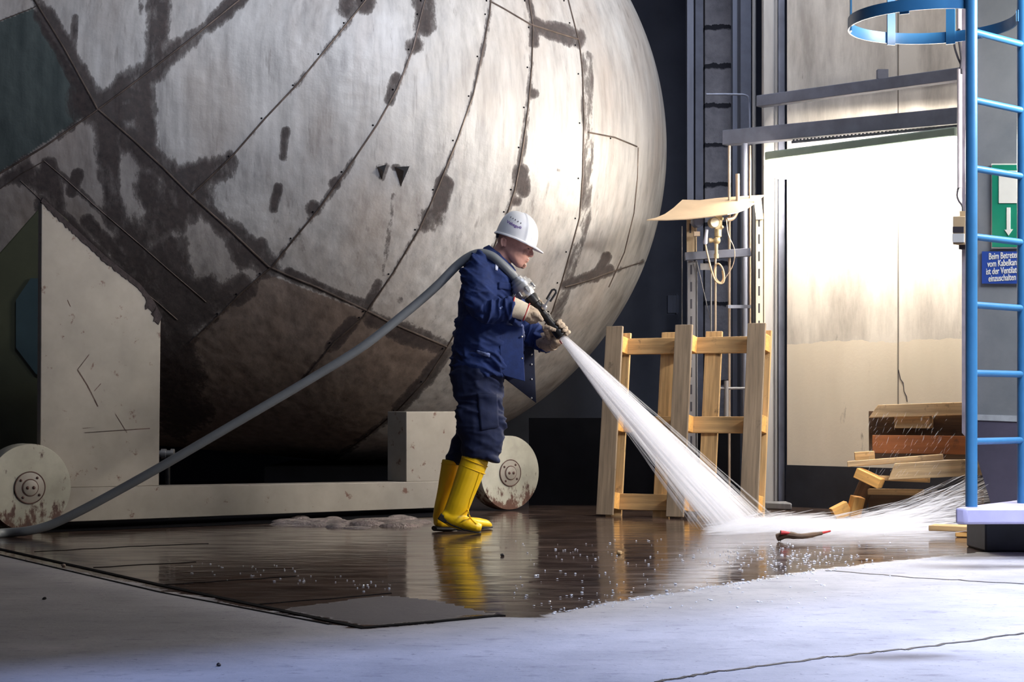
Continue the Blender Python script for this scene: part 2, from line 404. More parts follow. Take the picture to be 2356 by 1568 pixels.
dirt = [fxy(*p) for p in [(-300, 1240), (0, 1272), (370, 1356), (830, 1448), (640, 1462), (300, 1480), (0, 1494), (-300, 1505)]]  # brown dirt with shade painted in; near edge follows the daylight edge
stain_shade = np.zeros(len(xx))
for a, rr in [((1660, 1300), 0), ((2090, 1510), 0.10), ((2030, 1512), 0.08), ((2140, 1508), 0.06), ((2230, 1303), 0.16), ((2330, 1303), 0.12)]:
    if rr:
        q = fxy(*a); stain_shade = np.maximum(stain_shade, 0.7 * np.clip(1.2 - np.hypot((xx - q[0]) / 1.6, yy - q[1]) / rr, 0, 1))
di = inpoly(xx, yy, dirt); stain_shade = np.maximum(stain_shade, np.where(di, np.clip(segdist(xx, yy, dirt + dirt[:1]) / 0.25, 0, 1) * 0.38, 0)); stain_shade = np.maximum(stain_shade, np.where(dp, 0.9, 0))  # shade painted over the dry patch to offset lamps and daylight edge
for nm, arr in (('wet', wet), ('stain_shade', stain_shade)):
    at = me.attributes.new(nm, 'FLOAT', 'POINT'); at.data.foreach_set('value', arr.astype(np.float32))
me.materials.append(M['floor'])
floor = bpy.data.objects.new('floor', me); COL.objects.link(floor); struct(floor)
def strip(pix, wpx, h=0.002):
    mb = MB()
    for a, b in zip(pix[:-1], pix[1:]):
        p, q = floor_pt(*a), floor_pt(*b); mb.bar(p + V((0, 0, h / 2 - 0.001)), q + V((0, 0, h / 2 - 0.001)), wpx, h)
    return mb
def jag(pix, n=10, s=1.5):
    out = []
    for a, b in zip(pix[:-1], pix[1:]):
        for k in range(n):
            t = k / n; out.append((a[0] + (b[0] - a[0]) * t, a[1] + (b[1] - a[1]) * t + random.uniform(-s, s)))
    return out + [pix[-1]]
strip([(-60, 1250), (0, 1263), (370, 1346), (830, 1443)], 0.030, 0.004).build('groove', M['black_gap'], floor)
strip([(-60, 1262), (0, 1276), (370, 1362), (760, 1436)], 0.014, 0.003).build('groove', M['black_gap'], floor)
strip([(825, 1445), (1000, 1430), (1156, 1415)], 0.035, 0.004).build('groove', M['black_gap'], floor)
for a in ([(80, 1269), (300, 1257), (480, 1250)], [(215, 1305), (450, 1292)], [(370, 1345), (520, 1336), (680, 1325)], [(590, 1390), (760, 1377), (900, 1364)]):
    strip(jag(a, 6, 0.8), 0.010, 0.003).build('joint', M['black_gap'], floor)
strip(jag([(1510, 1568), (1650, 1545), (1900, 1512), (2100, 1492), (2356, 1456)], 14, 2.0), 0.014, 0.003).build('joint', M['stone'], floor)
strip(jag([(1900, 1312), (2100, 1328), (2356, 1343)], 12, 1.0), 0.014, 0.003).build('joint', M['stone'], floor)

# walls
WD = V((0.692, -0.722, 0)); WN = V((-0.722, -0.692, 0))        # run and outward normal of the lamp wall
def onwall(u, v, p0, off=0.0):
    p0 = V(p0) + WN * off; k = (u - CU) / FPX
    # p0 + t*WD with X = k*Y
    t = (k * p0.y - p0.x) / (WD.x - k * WD.y); q = p0 + WD * t
    return P(u, v, q.y)
W0 = V((1.93, 12.2, 0)); S0 = V((2.60, 10.0, 0))
def slab(a, b, z0, z1, n, th):
    a, b = V(a), V(b); n = V(n) * th
    return MB().prism([V((a.x, a.y, z0)), V((b.x, b.y, z0)), V((b.x, b.y, z1)), V((a.x, a.y, z1))], -n)
struct(slab(W0, W0 + WD * 4.0, 0, 6.0, WN, 0.25).build('wall_right', M['concrete']))
struct(slab(W0 + WN * 0.012, W0 + WD * 4.0 + WN * 0.012, 0, 0.292, WN, 0.012).build('baseboard_right', M['black_paint']))
g = MB(); a = onwall(2066, 0, W0, 0.003); a.z = 0
g.prism([V((a.x, a.y, 0.3)) - WD * 0.003, V((a.x, a.y, 0.3)) + WD * 0.003, V((a.x, a.y, 6)) + WD * 0.003, V((a.x, a.y, 6)) - WD * 0.003], -WN * 0.003)
struct(g.build('trim_1', mat('joint_grey', (98, 90, 82), 0.9)))
crack = MB().tube([onwall(u, v, W0, 0.001) for u, v in [(2067, 850), (2072, 872), (2078, 880), (2080, 900), (2086, 912), (2087, 924)]], 0.003, 5)
struct(crack.build('trim_2', M['cable_dark']))
struct(slab((-9, 16.3, 0), (6, 16.3, 0), 0, 6.0, (0, -1, 0), 0.2).build('wall_back', M['navy_wall']))
struct(slab((0.12, 12.35, 0), (1.62, 12.35, 0), 0, 0.62, (0, -1, 0), 0.06).build('baseboard_back', M['black_gap']))
MB().prism([floor_pt(u, v, 0.001) for u, v in [(60, 1226), (1060, 1186), (1070, 1160), (130, 1196)]], (0, 0, 0.002)).build('floor_dark_strip', M['black_gap'], floor)  # flat black strip on the floor along the carriage
# unseen gate wall behind the camera, added so its lintel edge cuts off the daylight
HL = 4.2; off = HL / math.tan(SUN_EL)
ga, gb = V((-1.46, 4.72, 0)), V((2.39, 7.4, 0)); gd = (gb - ga).normalized(); gs = V((0.63, -0.775, 0))
h0 = ga + gs * off - gd * 9; h1 = gb + gs * off + gd * 7
struct(slab(h0, h1, HL, 6.0, gs * -1, 0.25).build('wall_front_blocker', M['navy_wall']))
struct(MB().prism([V((h0.x, h0.y, 6.0)), V((h1.x, h1.y, 6.0)), V((11, 18, 6)), V((-7.4, 18, 6)), V((-7.4, h0.y, 6))], (0, 0, 0.2)).build('ceiling', M['navy_wall']))
struct(slab(V((-7.2, -3.0, 0)), V((-7.2, 17, 0)), 0, 6.0, (1, 0, 0), 0.2).build('wall_left', M['navy_wall']))
# side wall with the signs, lower left corner cut away
sp = [onwall(u, v, S0) for u, v in [(2282, 1166), (2245, 1043), (2228, 985), (2219, 930), (2219, -700), (2700, -900), (2700, 1250)]]
zf = sp[-1]; sp[-1] = V((zf.x, zf.y, 0.0)); 
q = onwall(2292, 1200, S0); sp.insert(0, V((q.x, q.y, 0.0)))
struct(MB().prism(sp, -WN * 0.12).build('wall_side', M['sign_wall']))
struct(MB().prism([onwall(u, v, S0, 0.004) for u, v in [(2247, 966), (2350, 970), (2350, 956), (2247, 953)]], -WN * 0.004).build('trim_3', mat('pale_band', (150, 156, 160), 0.8)))

# columns and strips of the dark corner
def post(u0, u1, Y, v0, v1, depth=0.12):
    a, b = P(u0, 0, Y), P(u1, 0, Y); z0 = max(0.0, P(0, v1, Y).z); z1 = P(0, v0, Y).z
    return MB().box(((a.x + b.x) / 2, Y + depth / 2, (z0 + z1) / 2), (b.x - a.x, depth, z1 - z0))
def column(name_parts, label):
    pass
for k, (u0, u1, Y, m, dpt) in enumerate([(1581, 1596, 13.9, 'steel_dark', 0.1), (1600, 1618, 14.0, 'beam', 0.2), (1686, 1700, 13.5, 'steel_dark', 0.1), (1704, 1728, 13.3, 'beam', 0.2)]):
    struct(post(u0, u1, Y, -700, 1500, dpt).build('trim_%d' % (4 + k), M[m]))
bk = NT('rough_brick'); co = bk.coord(); f = bk.noise(co, 6, 8, 0.7)
zz = bk.n('ShaderNodeSeparateXYZ'); bk.l(co, zz.inputs[0])
wv = bk.math('FRACT', bk.math('MULTIPLY', bk.math('ADD', zz.outputs[2], bk.math('MULTIPLY', f, 0.10)), 3.1))
bcol = bk.mix(bk.ramp(wv, [(0.86, 0.0), (0.9, 1.0)]), bk.ramp(f, [(0.3, lin((116, 114, 120))), (0.7, lin((160, 156, 160)))]), lin((40, 40, 48)))
bk.base(bcol); bk.rough(0.9); bk.bump(f, 0.8, 0.02)
struct(post(1622, 1682, 14.2, -700, 1500, 0.3).build('column_brick', bk.m))
# steel column with flanges and foot beside the lit wall
cl = thing('steel_column', 'light grey steel column with a foot plate at the edge of the lit wall', 'column', P(1785, 0, 12.05) * 1); cl.location.z = 0
post(1757, 1791, 12.30, -600, 1400, 0.10).build('web', mat('column_grey', (160, 156, 152), 0.6, var=0.12, scale=4, stretch=(3, 3, 0.5)), cl, bevel=0.006)
post(1791, 1806, 12.27, -600, 1400, 0.14).build('flange', M['beam'], cl, bevel=0.004)
post(1783, 1788, 12.28, -600, 1400, 0.02).build('edge_strip', M['steel_grey'], cl)
f0 = P(1762, 1165, 12.0)
MB().prism([V((f0.x - 0.05, 11.9, 0)), V((f0.x + 0.14, 11.75, 0)), V((f0.x + 0.14, 11.97, 0)), V((f0.x - 0.05, 11.97, 0))], (0, 0, 0.05)).build('foot_plate', M['steel_grey'], cl, bevel=0.01)
cl['kind'] = 'thing'

# beams on the lamp wall
def wallbar(u0, v0, u1, v1, hpx, off, depth, ext=0.0):
    a, b = onwall(u0, v0, W0, off), onwall(u1, v1, W0, off); d = (b - a).normalized(); 
    return MB().bar(a - d * 0.0, b + d * ext, depth, hpx / FPX * 11.6)
o = wallbar(1748, 234, 2205, 172, 27, 0.13, 0.08, 0.6).build('cable_tray', M['beam'], loc=onwall(1980, 200, W0, 0.06), bevel=0.004)
tag(o, 'dark steel bar running across the lit wall above the toothed rail', 'beam')
MB().box(onwall(2030, 171, W0, 0.13), (0.07, 0.05, 0.06)).build('bracket', M['beam'], o)
o = wallbar(1672, 318, 2205, 268, 36, 0.15, 0.10, 0.6).build('steel_beam', M['beam'], loc=onwall(1980, 292, W0, 0.07), bevel=0.004)
tag(o, 'broad dark steel beam with a toothed lower rail just above the lamp', 'beam')
rail = MB()
a, b = onwall(1822, 327, W0, 0.15), onwall(2210, 290, W0, 0.15)
rail.bar(a, b, 0.01, 0.018); N = 44
for k in range(N):
    p = a.lerp(b, (k + 0.5) / N) + V((0, 0, 0.016)); rail.bar(p - WD * 0.006, p + WD * 0.006, 0.01, 0.03)
rail.build('toothed_rail', M['steel_dark'], o)

# fluorescent lamp
la, lb = onwall(1776, 352, W0, 0.26), onwall(2215, 300, W0, 0.26)
la.z = lb.z = 2.385
lf = thing('wall_lamp', 'long bright fluorescent lamp mounted on the concrete wall', 'lamp', (la + lb) / 2)
MB().bar(la + V((0, 0, 0.03)), lb + V((0, 0, 0.03)), 0.17, 0.06).build('housing', M['lamp_body'], lf, bevel=0.01)
hw = 0.075; D = MB()
def sec(p, s): return [p + WN * x * s + V((0, 0, z)) for x, z in [(-hw, 0), (-hw * 0.9, -0.07), (-hw * 0.5, -0.125), (hw * 0.5, -0.125), (hw * 0.9, -0.07), (hw, 0)]]
d_ = WD
rings = [sec(la + d_ * 0.01, 0.96), sec(la + d_ * 0.06, 1.0), sec(lb - d_ * 0.02, 1.0)]
for r_ in (0,):
    for i in (1, 2, 3, 4): rings[0][i] = rings[0][i] + V((0, 0, 0.035 if i in (2, 3) else 0.0))
vs = [p for r_ in rings for p in r_]
fs = [tuple(range(6))[::-1], tuple(range(12, 18))]
for i in range(2): fs += [(i * 6 + k, i * 6 + (k + 1) % 6, (i + 1) * 6 + (k + 1) % 6, (i + 1) * 6 + k) for k in range(6)]
D.add(vs, fs).build('diffuser', M['tube'], lf, bevel=0.006)
for uu in (1850, 2120):
    q = onwall(uu, 300, W0, 0.2); q.z = 2.44
    MB().bar(q, q - WN * 0.2, 0.03, 0.02).build('bracket', M['beam'], lf)

# ================================================================== VESSEL
C1 = P(820, 350, 13.5); C2 = C1 + V((-2.9, 0.1, 0.25)); RV = 2.40
ax = (C2 - C1).normalized(); e1 = ax.cross(V((0, 1, 0))).normalized(); e2 = ax.cross(e1)
front = V((0, -1, 0)); ang0 = math.atan2(front.dot(e2), front.dot(e1))
angs = np.concatenate([np.linspace(-1.75, 1.75, 640), np.linspace(1.75, 2 * math.pi - 1.75, 60)[1:-1]]) + ang0
Lc = (C2 - C1).length
prof = [(-RV * math.cos(t), RV * math.sin(t)) for t in np.linspace(0.004, math.pi / 2, 300)] + [(s, RV) for s in np.linspace(0, Lc, 190)[1:]] + [(Lc + RV * math.sin(t), RV * math.cos(t)) for t in np.linspace(0, 1.55, 30)[1:]]
prof = np.array(prof); na = len(angs); npf = len(prof)
C1n, axn, e1n, e2n = [np.array(x) for x in (C1, ax, e1, e2)]
ring = np.cos(angs)[:, None] * e1n + np.sin(angs)[:, None] * e2n
vv = C1n + prof[:, 0][:, None, None] * axn + prof[:, 1][:, None, None] * ring[None]
vv = vv.reshape(-1, 3); idx = np.arange(npf * na).reshape(npf, na); nxt = np.roll(idx, -1, 1)
vq = np.stack([idx[:-1], nxt[:-1], nxt[1:], idx[1:]], -1).reshape(-1, 4)
faces = vq.tolist() + [idx[0].tolist(), idx[-1].tolist()[::-1]]
vessel = thing('storage_vessel', 'huge round vessel clad in dented grey sheet metal with soot along its seams', 'vessel', (C1.x, C1.y, 0))
me = bpy.data.meshes.new('shell'); me.from_pydata((vv - np.array(vessel.location)).tolist(), [], faces)
bm = bmesh.new(); bm.from_mesh(me); bmesh.ops.recalc_face_normals(bm, faces=bm.faces); bm.to_mesh(me); bm.free()
me.polygons.foreach_set('use_smooth', [True] * len(me.polygons))
pu = CU + vv[:, 0] / vv[:, 1] * FPX; pv = HV - (vv[:, 2] - CAMZ) / vv[:, 1] * FPX
nrm = (vv - C1n) - np.clip((vv - C1n) @ axn, 0, Lc)[:, None] * axn
facing = ((vv - np.array([0, 0, CAMZ])) * nrm).sum(1) < 0.3
A = [(79, 0), (117, 61), (148, 112), (224, 250), (306, 321), (378, 388), (439, 449), (520, 520), (617, 612), (663, 633), (730, 660), (845, 714), (898, 741), (1028, 797)]
S1 = [(0, 398), (102, 337), (214, 260), (286, 207), (357, 153), (449, 82), (551, 0), (640, -70)]
S2 = [(439, 449), (536, 357), (612, 270), (684, 194), (801, 51), (842, 0), (890, -70)]
S3 = [(438, 786), (510, 719), (554, 674), (608, 627), (627, 612), (679, 546), (730, 485), (796, 393), (868, 286), (914, 204), (950, 112), (970, 31), (978, 0), (990, -60)]
S4 = [(697, 875), (769, 786), (836, 728), (845, 714), (904, 628), (965, 526), (1006, 434), (1052, 321), (1088, 219), (1108, 128), (1126, 31), (1129, 0), (1134, -60)]
S5 = [(778, 1049), (853, 996), (916, 942), (979, 875), (1028, 799), (1075, 715), (1120, 610), (1169, 485), (1185, 434), (1203, 337), (1215, 245), (1223, 153), (1226, 61), (1217, 0), (1210, -60)]
S6 = [(1225, 800), (1271, 714), (1292, 648), (1312, 577), (1333, 500), (1340, 408), (1343, 281), (1340, 168), (1333, 102), (1320, 51), (1307, 0), (1290, -60)]
H1 = [(1126, 2), (1159, 20), (1220, 56), (1330, 90)]
H2 = [(1352, 304), (1414, 316), (1465, 337)]
H3 = [(1300, 660), (1354, 645), (1400, 627), (1450, 611), (1479, 602)]
S7 = [(1468, 339), (1466, 408), (1458, 490), (1436, 580), (1400, 660)]
B1 = [(102, 370), (158, 418), (214, 469), (286, 531), (327, 566), (388, 620), (444, 668), (474, 694)]
B2 = [(48, 416), (97, 462), (179, 536), (245, 602), (316, 658), (367, 699), (408, 735)]
L1 = [(-40, 62), (0, 48), (77, 18), (90, 10)]
L2 = [(0, 434), (51, 398), (102, 370)]
def extend(s):
    if s[-1][1] < 10 and s[-1][1] != 10:
        (a, b), (c, d) = s[-2], s[-1]; L_ = math.hypot(c - a, d - b); return s + [(c + (c - a) / L_ * 420, d + (d - b) / L_ * 420)]
    return s
S1, S2, S3, S4, S5, S6 = [extend(x) for x in (S1, S2, S3, S4, S5, S6)]
A = [(-90, -330)] + A; S1 = [(-260, 560)] + S1; L1 = [(-260, 160)] + L1
seams = [A, S1, S2, S3, S4, S5, S6, H1, H2, H3, S7, B1, B2, L1, L2]
strokes = [(s, 9) for s in (A, S1, S2, S3, S5, B1, B2)] + [(s, 7) for s in (H3, S4)] + [
    ([(-20, -200), (100, 30)], 14), ([(551, 0), (700, -120)], 16), ([(372, -60), (380, -260)], 24), ([(978, -40), (1000, -200)], 18), ([(838, 0), (900, -90)], 14), ([(60, -160), (200, -260)], 20),
    ([(100, 30), (148, 112), (224, 250)], 22), ([(200, 235), (250, 275)], 42), ([(306, 321), (378, 388), (439, 449)], 34), ([(439, 455)], 55),
    ([(440, 460), (520, 520)], 22), ([(520, 520), (617, 612)], 26), ([(663, 630), (845, 705)], 14), ([(860, 735), (1028, 797)], 20), ([(900, 760), (1010, 800)], 18),
    ([(224, 250), (357, 153)], 32), ([(357, 153), (449, 82)], 24), ([(449, 82), (551, 0)], 18), ([(372, -60), (352, 150)], 26), ([(325, -40), (320, 130)], 7), ([(172, 40), (168, 140)], 9),
    ([(325, 210), (336, 330)], 30), ([(250, 250), (300, 260)], 22), ([(420, 410), (520, 385)], 32), ([(500, 395), (530, 365)], 18),
    ([(345, 430), (385, 500), (310, 545)], 44), ([(238, 280), (258, 420), (265, 500)], 26), ([(180, 400), (165, 440)], 12), ([(300, 545), (330, 650)], 26), ([(392, 560), (402, 650)], 22),
    ([(350, 690), (480, 680)], 46), ([(420, 760), (480, 700), (555, 660)], 30), ([(60, 400), (110, 420)], 30), ([(110, 380), (130, 470)], 20), ([(0, 420), (60, 395)], 16),
    ([(97, 468), (179, 540), (245, 605), (316, 660), (367, 705)], 20), ([(200, 510), (300, 620)], 16), ([(540, 560), (560, 600)], 22), ([(600, 560), (605, 600)], 14),
    ([(800, 12)], 28), ([(838, 4)], 26), ([(978, -40), (975, 60)], 25), ([(955, 105)], 20), ([(912, 178), (895, 232)], 13), ([(770, 422)], 13), ([(722, 480)], 17), ([(657, 300), (650, 362)], 10), ([(640, 430), (628, 480)], 10),
    ([(1022, 425), (1010, 475)], 19), ([(992, 500)], 30), ([(985, 520)], 22), ([(870, 650), (845, 706)], 12), ([(905, 450), (882, 630)], 7), ([(920, 690)], 9),
    ([(1231, 55), (1228, 100)], 13), ([(1228, 215)], 12), ([(1198, 395), (1200, 435)], 17), ([(1186, 462)], 13), ([(1236, 62), (1330, 85)], 19), ([(1260, 75), (1330, 95)], 16),
    ([(1300, 655), (1400, 622)], 13), ([(1396, 590), (1370, 640)], 10), ([(868, 386), (888, 380), (877, 410)], 8), ([(908, 385), (940, 385), (922, 425)], 8), ([(1288, 391)], 7),
    ([(1028, 799), (979, 875), (916, 942)], 15), ([(810, 740), (760, 800)], 14), ([(380, 600), (390, 760), (420, 950)], 60), ([(420, 720), (400, 900)], 50)]  # last two broad strokes darken the shell beside the upright
strip6 = [([(1350, 130), (1352, 281), (1354, 408), (1345, 500), (1320, 595), (1298, 665)], 13), ([(1310, 640), (1290, 700), (1250, 790)], 11)]
soot = np.zeros(len(vv)); fi = np.where(facing & (pu > -300) & (pu < 1600) & (pv > -520) & (pv < 1150))[0]
U_, W_ = pu[fi], pv[fi]; sf = np.zeros(len(fi))
for pts, r in strokes:
    pts = pts if len(pts) > 1 else pts * 2
    sf = np.maximum(sf, np.clip(1.5 - segdist(U_, W_, pts) / r, 0, 1) * (1.0 if r > 9 else 0.5))
for pts, r in strip6: sf = np.maximum(sf, 0.56 * np.clip(2.2 - 1.5 * segdist(U_, W_, pts) / r, 0, 1))
soot[fi] = sf
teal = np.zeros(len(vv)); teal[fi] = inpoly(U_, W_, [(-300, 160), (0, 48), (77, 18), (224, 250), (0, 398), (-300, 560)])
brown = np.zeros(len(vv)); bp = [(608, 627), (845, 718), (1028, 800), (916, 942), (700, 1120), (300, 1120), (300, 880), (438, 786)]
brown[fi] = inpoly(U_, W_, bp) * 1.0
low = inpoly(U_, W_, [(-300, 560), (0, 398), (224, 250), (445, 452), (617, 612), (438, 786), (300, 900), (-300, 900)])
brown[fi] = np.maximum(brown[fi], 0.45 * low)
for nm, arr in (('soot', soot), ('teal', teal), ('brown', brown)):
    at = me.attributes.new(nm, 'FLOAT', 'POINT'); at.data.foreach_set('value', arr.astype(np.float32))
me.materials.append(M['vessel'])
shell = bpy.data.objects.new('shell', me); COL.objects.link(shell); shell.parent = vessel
def hitv(u, v, lift=0.0):
    d = (P(u, v, 1.0) - V((0, 0, CAMZ))); o0 = V((0, 0, CAMZ))
    # march: capsule distance
    t = 8.0
    for _ in range(160):
        p = o0 + d * t; s = max(0.0, min(Lc, (p - C1).dot(ax))); q = C1 + ax * s; dist = (p - q).length - RV
        if dist < 1e-4: break
        t += dist / d.length * 0.98
    if dist > 5e-3: return None
    n = (p - q).normalized(); return p + n * lift
def dens(pts, step=14):
    out = []
    for a, b in zip(pts[:-1], pts[1:]):
        n = max(1, int(math.hypot(b[0] - a[0], b[1] - a[1]) / step))
        out += [(a[0] + (b[0] - a[0]) * k / n, a[1] + (b[1] - a[1]) * k / n) for k in range(n)]
    return out + [pts[-1]]
for s in seams:
    pts = []
    for u, v in dens(s):
        h_ = hitv(u, v, 0.001)
        if h_ is None and pts: break
        if h_ is not None: pts.append(h_)
    MB().tube(pts, 0.003 if s in (B1, B2, L1, L2) else 0.006, 6).build('seam', M['seam'], vessel)
for s in (S3, S4, S5, S2, H2, S6):
    q = dens(s, 84)
    for u, v in q[1:-1]:
        h_ = hitv(u - 10, v + 2, 0.002)
        if h_ is not None: MB().sph(h_, 0.006, 6, 4).build('rivet', M['black_gap'], vessel)
# torn flaps of sheet
for tri in ([(868, 384), (889, 378), (878, 412)], [(908, 384), (942, 382), (922, 428)]):
    p = [hitv(*t, 0.004) for t in tri]; mid = hitv((tri[0][0] + tri[1][0]) / 2, tri[0][1] + 8, 0.05)
    MB().add([p[0], p[1], p[2]], [(0, 1, 2)]).build('tear', M['hole'], vessel)
    MB().add([p[0] , p[2], mid, p[0] + V((0.004, -0.004, 0)), p[2] + V((0.004, -0.004, 0)), mid + V((0.004, -0.004, 0))], [(0, 1, 2), (3, 4, 5), (0, 1, 4, 3), (1, 2, 5, 4), (2, 0, 3, 5)]).build('tear_flap', M['seam'], vessel)
# cradle under the vessel, in the dark
MB().box((C1.x, C1.y, 0.13), (1.2, 1.6, 0.26)).build('cradle', M['black_gap'], vessel)

# ================================================================== CARRIAGE
K0 = V((-2.69, 9.69, 0)); KD = V((0.788, 0.616, 0)); KN = V((0.616, -0.788, 0))
def onk(u, v, off=0.0):
    p0 = K0 + KN * off; k = (u - CU) / FPX; t = (k * p0.y - p0.x) / (KD.x - k * KD.y); return P(u, v, (p0 + KD * t).y)
car = thing('wheeled_carriage', 'cream painted steel carriage on two disc wheels under the vessel', 'carriage', K0 + KD * 1.6)
def kplate(name, pix, off, th, m=None, bevel=0.004):
    return MB().prism([onk(u, v, off) for u, v in pix], -KN * th).build(name, m or M['cream'], car, bevel=bevel)
kplate('beam', [(110, 1202), (1052, 1166), (1052, 1106), (110, 1122)], -0.02, 0.16)
kplate('upright_plate', [(92, 1122), (366, 1117), (370, 735), (352, 700), (320, 660), (240, 596), (160, 522), (96, 462)], -0.06, 0.05)
kplate('pedestal', [(935, 1108), (1052, 1106), (1052, 946), (935, 946)], -0.03, 0.22)
el = dens([(96, 462), (160, 522), (240, 596), (320, 660), (352, 700), (370, 735)], 5)
lowr = [(u - random.uniform(1, 5) - (10 if u > 345 else 0) * random.random(), v + random.uniform(1, 6) + (16 if u > 345 else 0) * random.random()) for u, v in el]
es = MB()
for (a, b, c, d) in zip(el[:-1], el[1:], lowr[1:], lowr[:-1]):
    up2 = lambda q: (q[0] + 3, q[1] - 7)
    es.prism([onk(*up2(a), -0.055), onk(*up2(b), -0.055), onk(*c, -0.055), onk(*d, -0.055)], -KN * 0.02)
es.build('edge_seal', M['soot'], car, smooth=0)
for (u, v) in [(150, 1180), (240, 1190)]: pass
for pts in ([(178, 850), (200, 885), (225, 935)], [(205, 815), (178, 850)], [(216, 900), (232, 882)], [(265, 952), (292, 995)], [(190, 985), (215, 983)], [(195, 995), (345, 985)], [(155, 690), (162, 705)]):
    q = [onk(u, v, -0.0605) for u, v in pts]; sm = MB()
    for a, b in zip(q[:-1], q[1:]): sm.bar(a, b, 0.009 if len(pts) > 2 else 0.005, 0.001, up=KN)
    sm.build('scratch', M['rust'], car)
def wheel(u, v, Y, r, label_off):
    c = P(u, v, Y); c.z = r + 0.004
    wo = MB(); wo.lathe(c - KN * 0.13, KN, [(0, r * 0.7), (0, r * 0.98), (0.02, r), (0.125, r), (0.135, r * 0.985), (0.135, r * 0.9), (0.132, 0.09), (0.132, 0.001)], 56)
    o = wo.build('wheel', M['cream_rust'], car, smooth=30)
    face = c + KN * 0.003
    MB().lathe(face, KN, [(0, 0.086), (0.004, 0.086), (0.006, 0.08), (0.006, 0.001)], 40).build('hub_plate', M['cream'], o)
    MB().tube([face + KN * 0.004 + (KD * math.cos(t) + V((0, 0, 1)) * math.sin(t)) * 0.088 for t in np.linspace(0, 2 * math.pi, 40)[:-1]], 0.0035, 6, closed=True).build('hub_ring', M['rust'], o)
    MB().tube([face + KN * 0.006 + (KD * math.cos(t) + V((0, 0, 1)) * math.sin(t)) * 0.046 for t in np.linspace(0, 2 * math.pi, 40)[:-1]], 0.0035, 6, closed=True).build('hub_ring', M['rust'], o)
    MB().lathe(face, KN, [(0, 0.043), (0.012, 0.043), (0.015, 0.036), (0.015, 0.001)], 32).build('hub_cap', M['cream'], o)
    for sx in (-1, 1): MB().sph(face + KN * 0.014 + KD * 0.018 * sx, 0.010, 10, 6).build('bolt', M['rust'], o)
    for k in range(4):
        t = math.radians(52 + 90 * k); MB().sph(face + KN * 0.006 + (KD * math.cos(t) + V((0, 0, 1)) * math.sin(t)) * 0.068, 0.008, 8, 6).build('bolt', M['rust'], o)
    return o
wheel(68, 1125, 9.69, 0.245, 0)
wheel(1173, 1086, 11.72, 0.25, 1)
# cabinet behind the left upright
cb = thing('machine_cabinet', 'dark olive machine panel with slanted top behind the left carriage upright', 'cabinet', P(40, 1060, 10.75) * 1); cb.location.z = 0
pz = [P(u, v, 10.7) for u, v in [(-160, 760), (100, 466), (140, 500)]]
pz = [V((pz[2].x, 10.7, 0.0))] + [pz[2], pz[1], pz[0]] + [V((pz[0].x, 10.7, 0.0))]
MB().prism(pz, (0, 0.2, 0)).build('panel', M['olive'], cb, bevel=0.01)
MB().prism([P(u, v, 10.695) for u, v in [(38, 690), (72, 640), (135, 640), (135, 880), (84, 860), (38, 800)]], (0, -0.012, 0)).build('cover_plate', M['teal_dark'], cb)
pfz = thing('pipe_fitting', 'small shiny pipe fitting in the dark behind the upright plate', 'fitting', P(388, 1045, 10.8))
c = P(386, 1043, 10.8)
MB().lathe(c + V((-0.1, 0, 0)), (1, 0, 0), [(0, 0.02), (0.06, 0.02), (0.06, 0.03), (0.09, 0.03), (0.09, 0.022), (0.12, 0.022), (0.12, 0.03), (0.14, 0.03)], 16).build('body', M['alu'], pfz)
MB().lathe(c, (0, 0, -1), [(0, 0.016), (c.z - 0.0, 0.016)], 12).build('pipe', M['black_metal'], pfz)

# ================================================================== LADDER
LA = P(2235, 935, 8.0); LB = LA + V((0.325, 0.30, 0)); LA.z = LB.z = 0
ld = thing('cage_ladder', 'blue steel ladder with a safety hoop standing on a pale plinth', 'ladder', (LA.x, LA.y, 0.0))
for p in (LA, LB): MB().tube([p + V((0, 0, 0.24)), p + V((0, 0, 3.6))], 0.027, 20).build('side_rail', M['blue'], ld)
for k in range(10):
    z = 0.54 + 0.3145 * k
    MB().tube([LA + V((0, 0, z)), LB + V((0, 0, z))], 0.016, 14).build('rung', M['blue'], ld)
rd = (LB - LA).normalized(); rn = V((-rd.y, rd.x, 0))
def hoop(z):
    cc = (LA + LB) / 2 + rn * 0.36; R = 0.40; pts = []
    for t in np.linspace(math.radians(-62), math.radians(242), 56):
        pts.append(cc + (rd * math.cos(t) + rn * math.sin(t)) * R)
    pts = [LB] + pts + [LA]; hb = MB(); th = 0.008
    inner = []
    for p in pts: d = (cc - p); d.z = 0; inner.append(p + d.normalized() * th)
    vs = []
    for p, q in zip(pts, inner): vs += [V((p.x, p.y, z)), V((q.x, q.y, z)), V((q.x, q.y, z + 0.055)), V((p.x, p.y, z + 0.055))]
    fs = []
    for i in range(len(pts) - 1):
        fs += [(i * 4 + k, i * 4 + (k + 1) % 4, i * 4 + 4 + (k + 1) % 4, i * 4 + 4 + k) for k in range(4)]
    fs += [(0, 1, 2, 3), tuple((len(pts) - 1) * 4 + k for k in range(4))]
    hb.add(vs, fs).build('cage_hoop', M['blue'], ld, smooth=30)
    return cc, R
cc, R = hoop(2.535)
for deg in (65, 130, 195, 20):
    t = math.radians(deg); p = cc + (rd * math.cos(t) + rn * math.sin(t)) * (R - 0.014)
    tg = rd * -math.sin(t) + rn * math.cos(t)
    MB().bar(V((p.x, p.y, 2.525)), V((p.x, p.y, 3.6)), 0.045, 0.008, up=(p - cc).normalized()).build('cage_strip', M['blue'], ld)
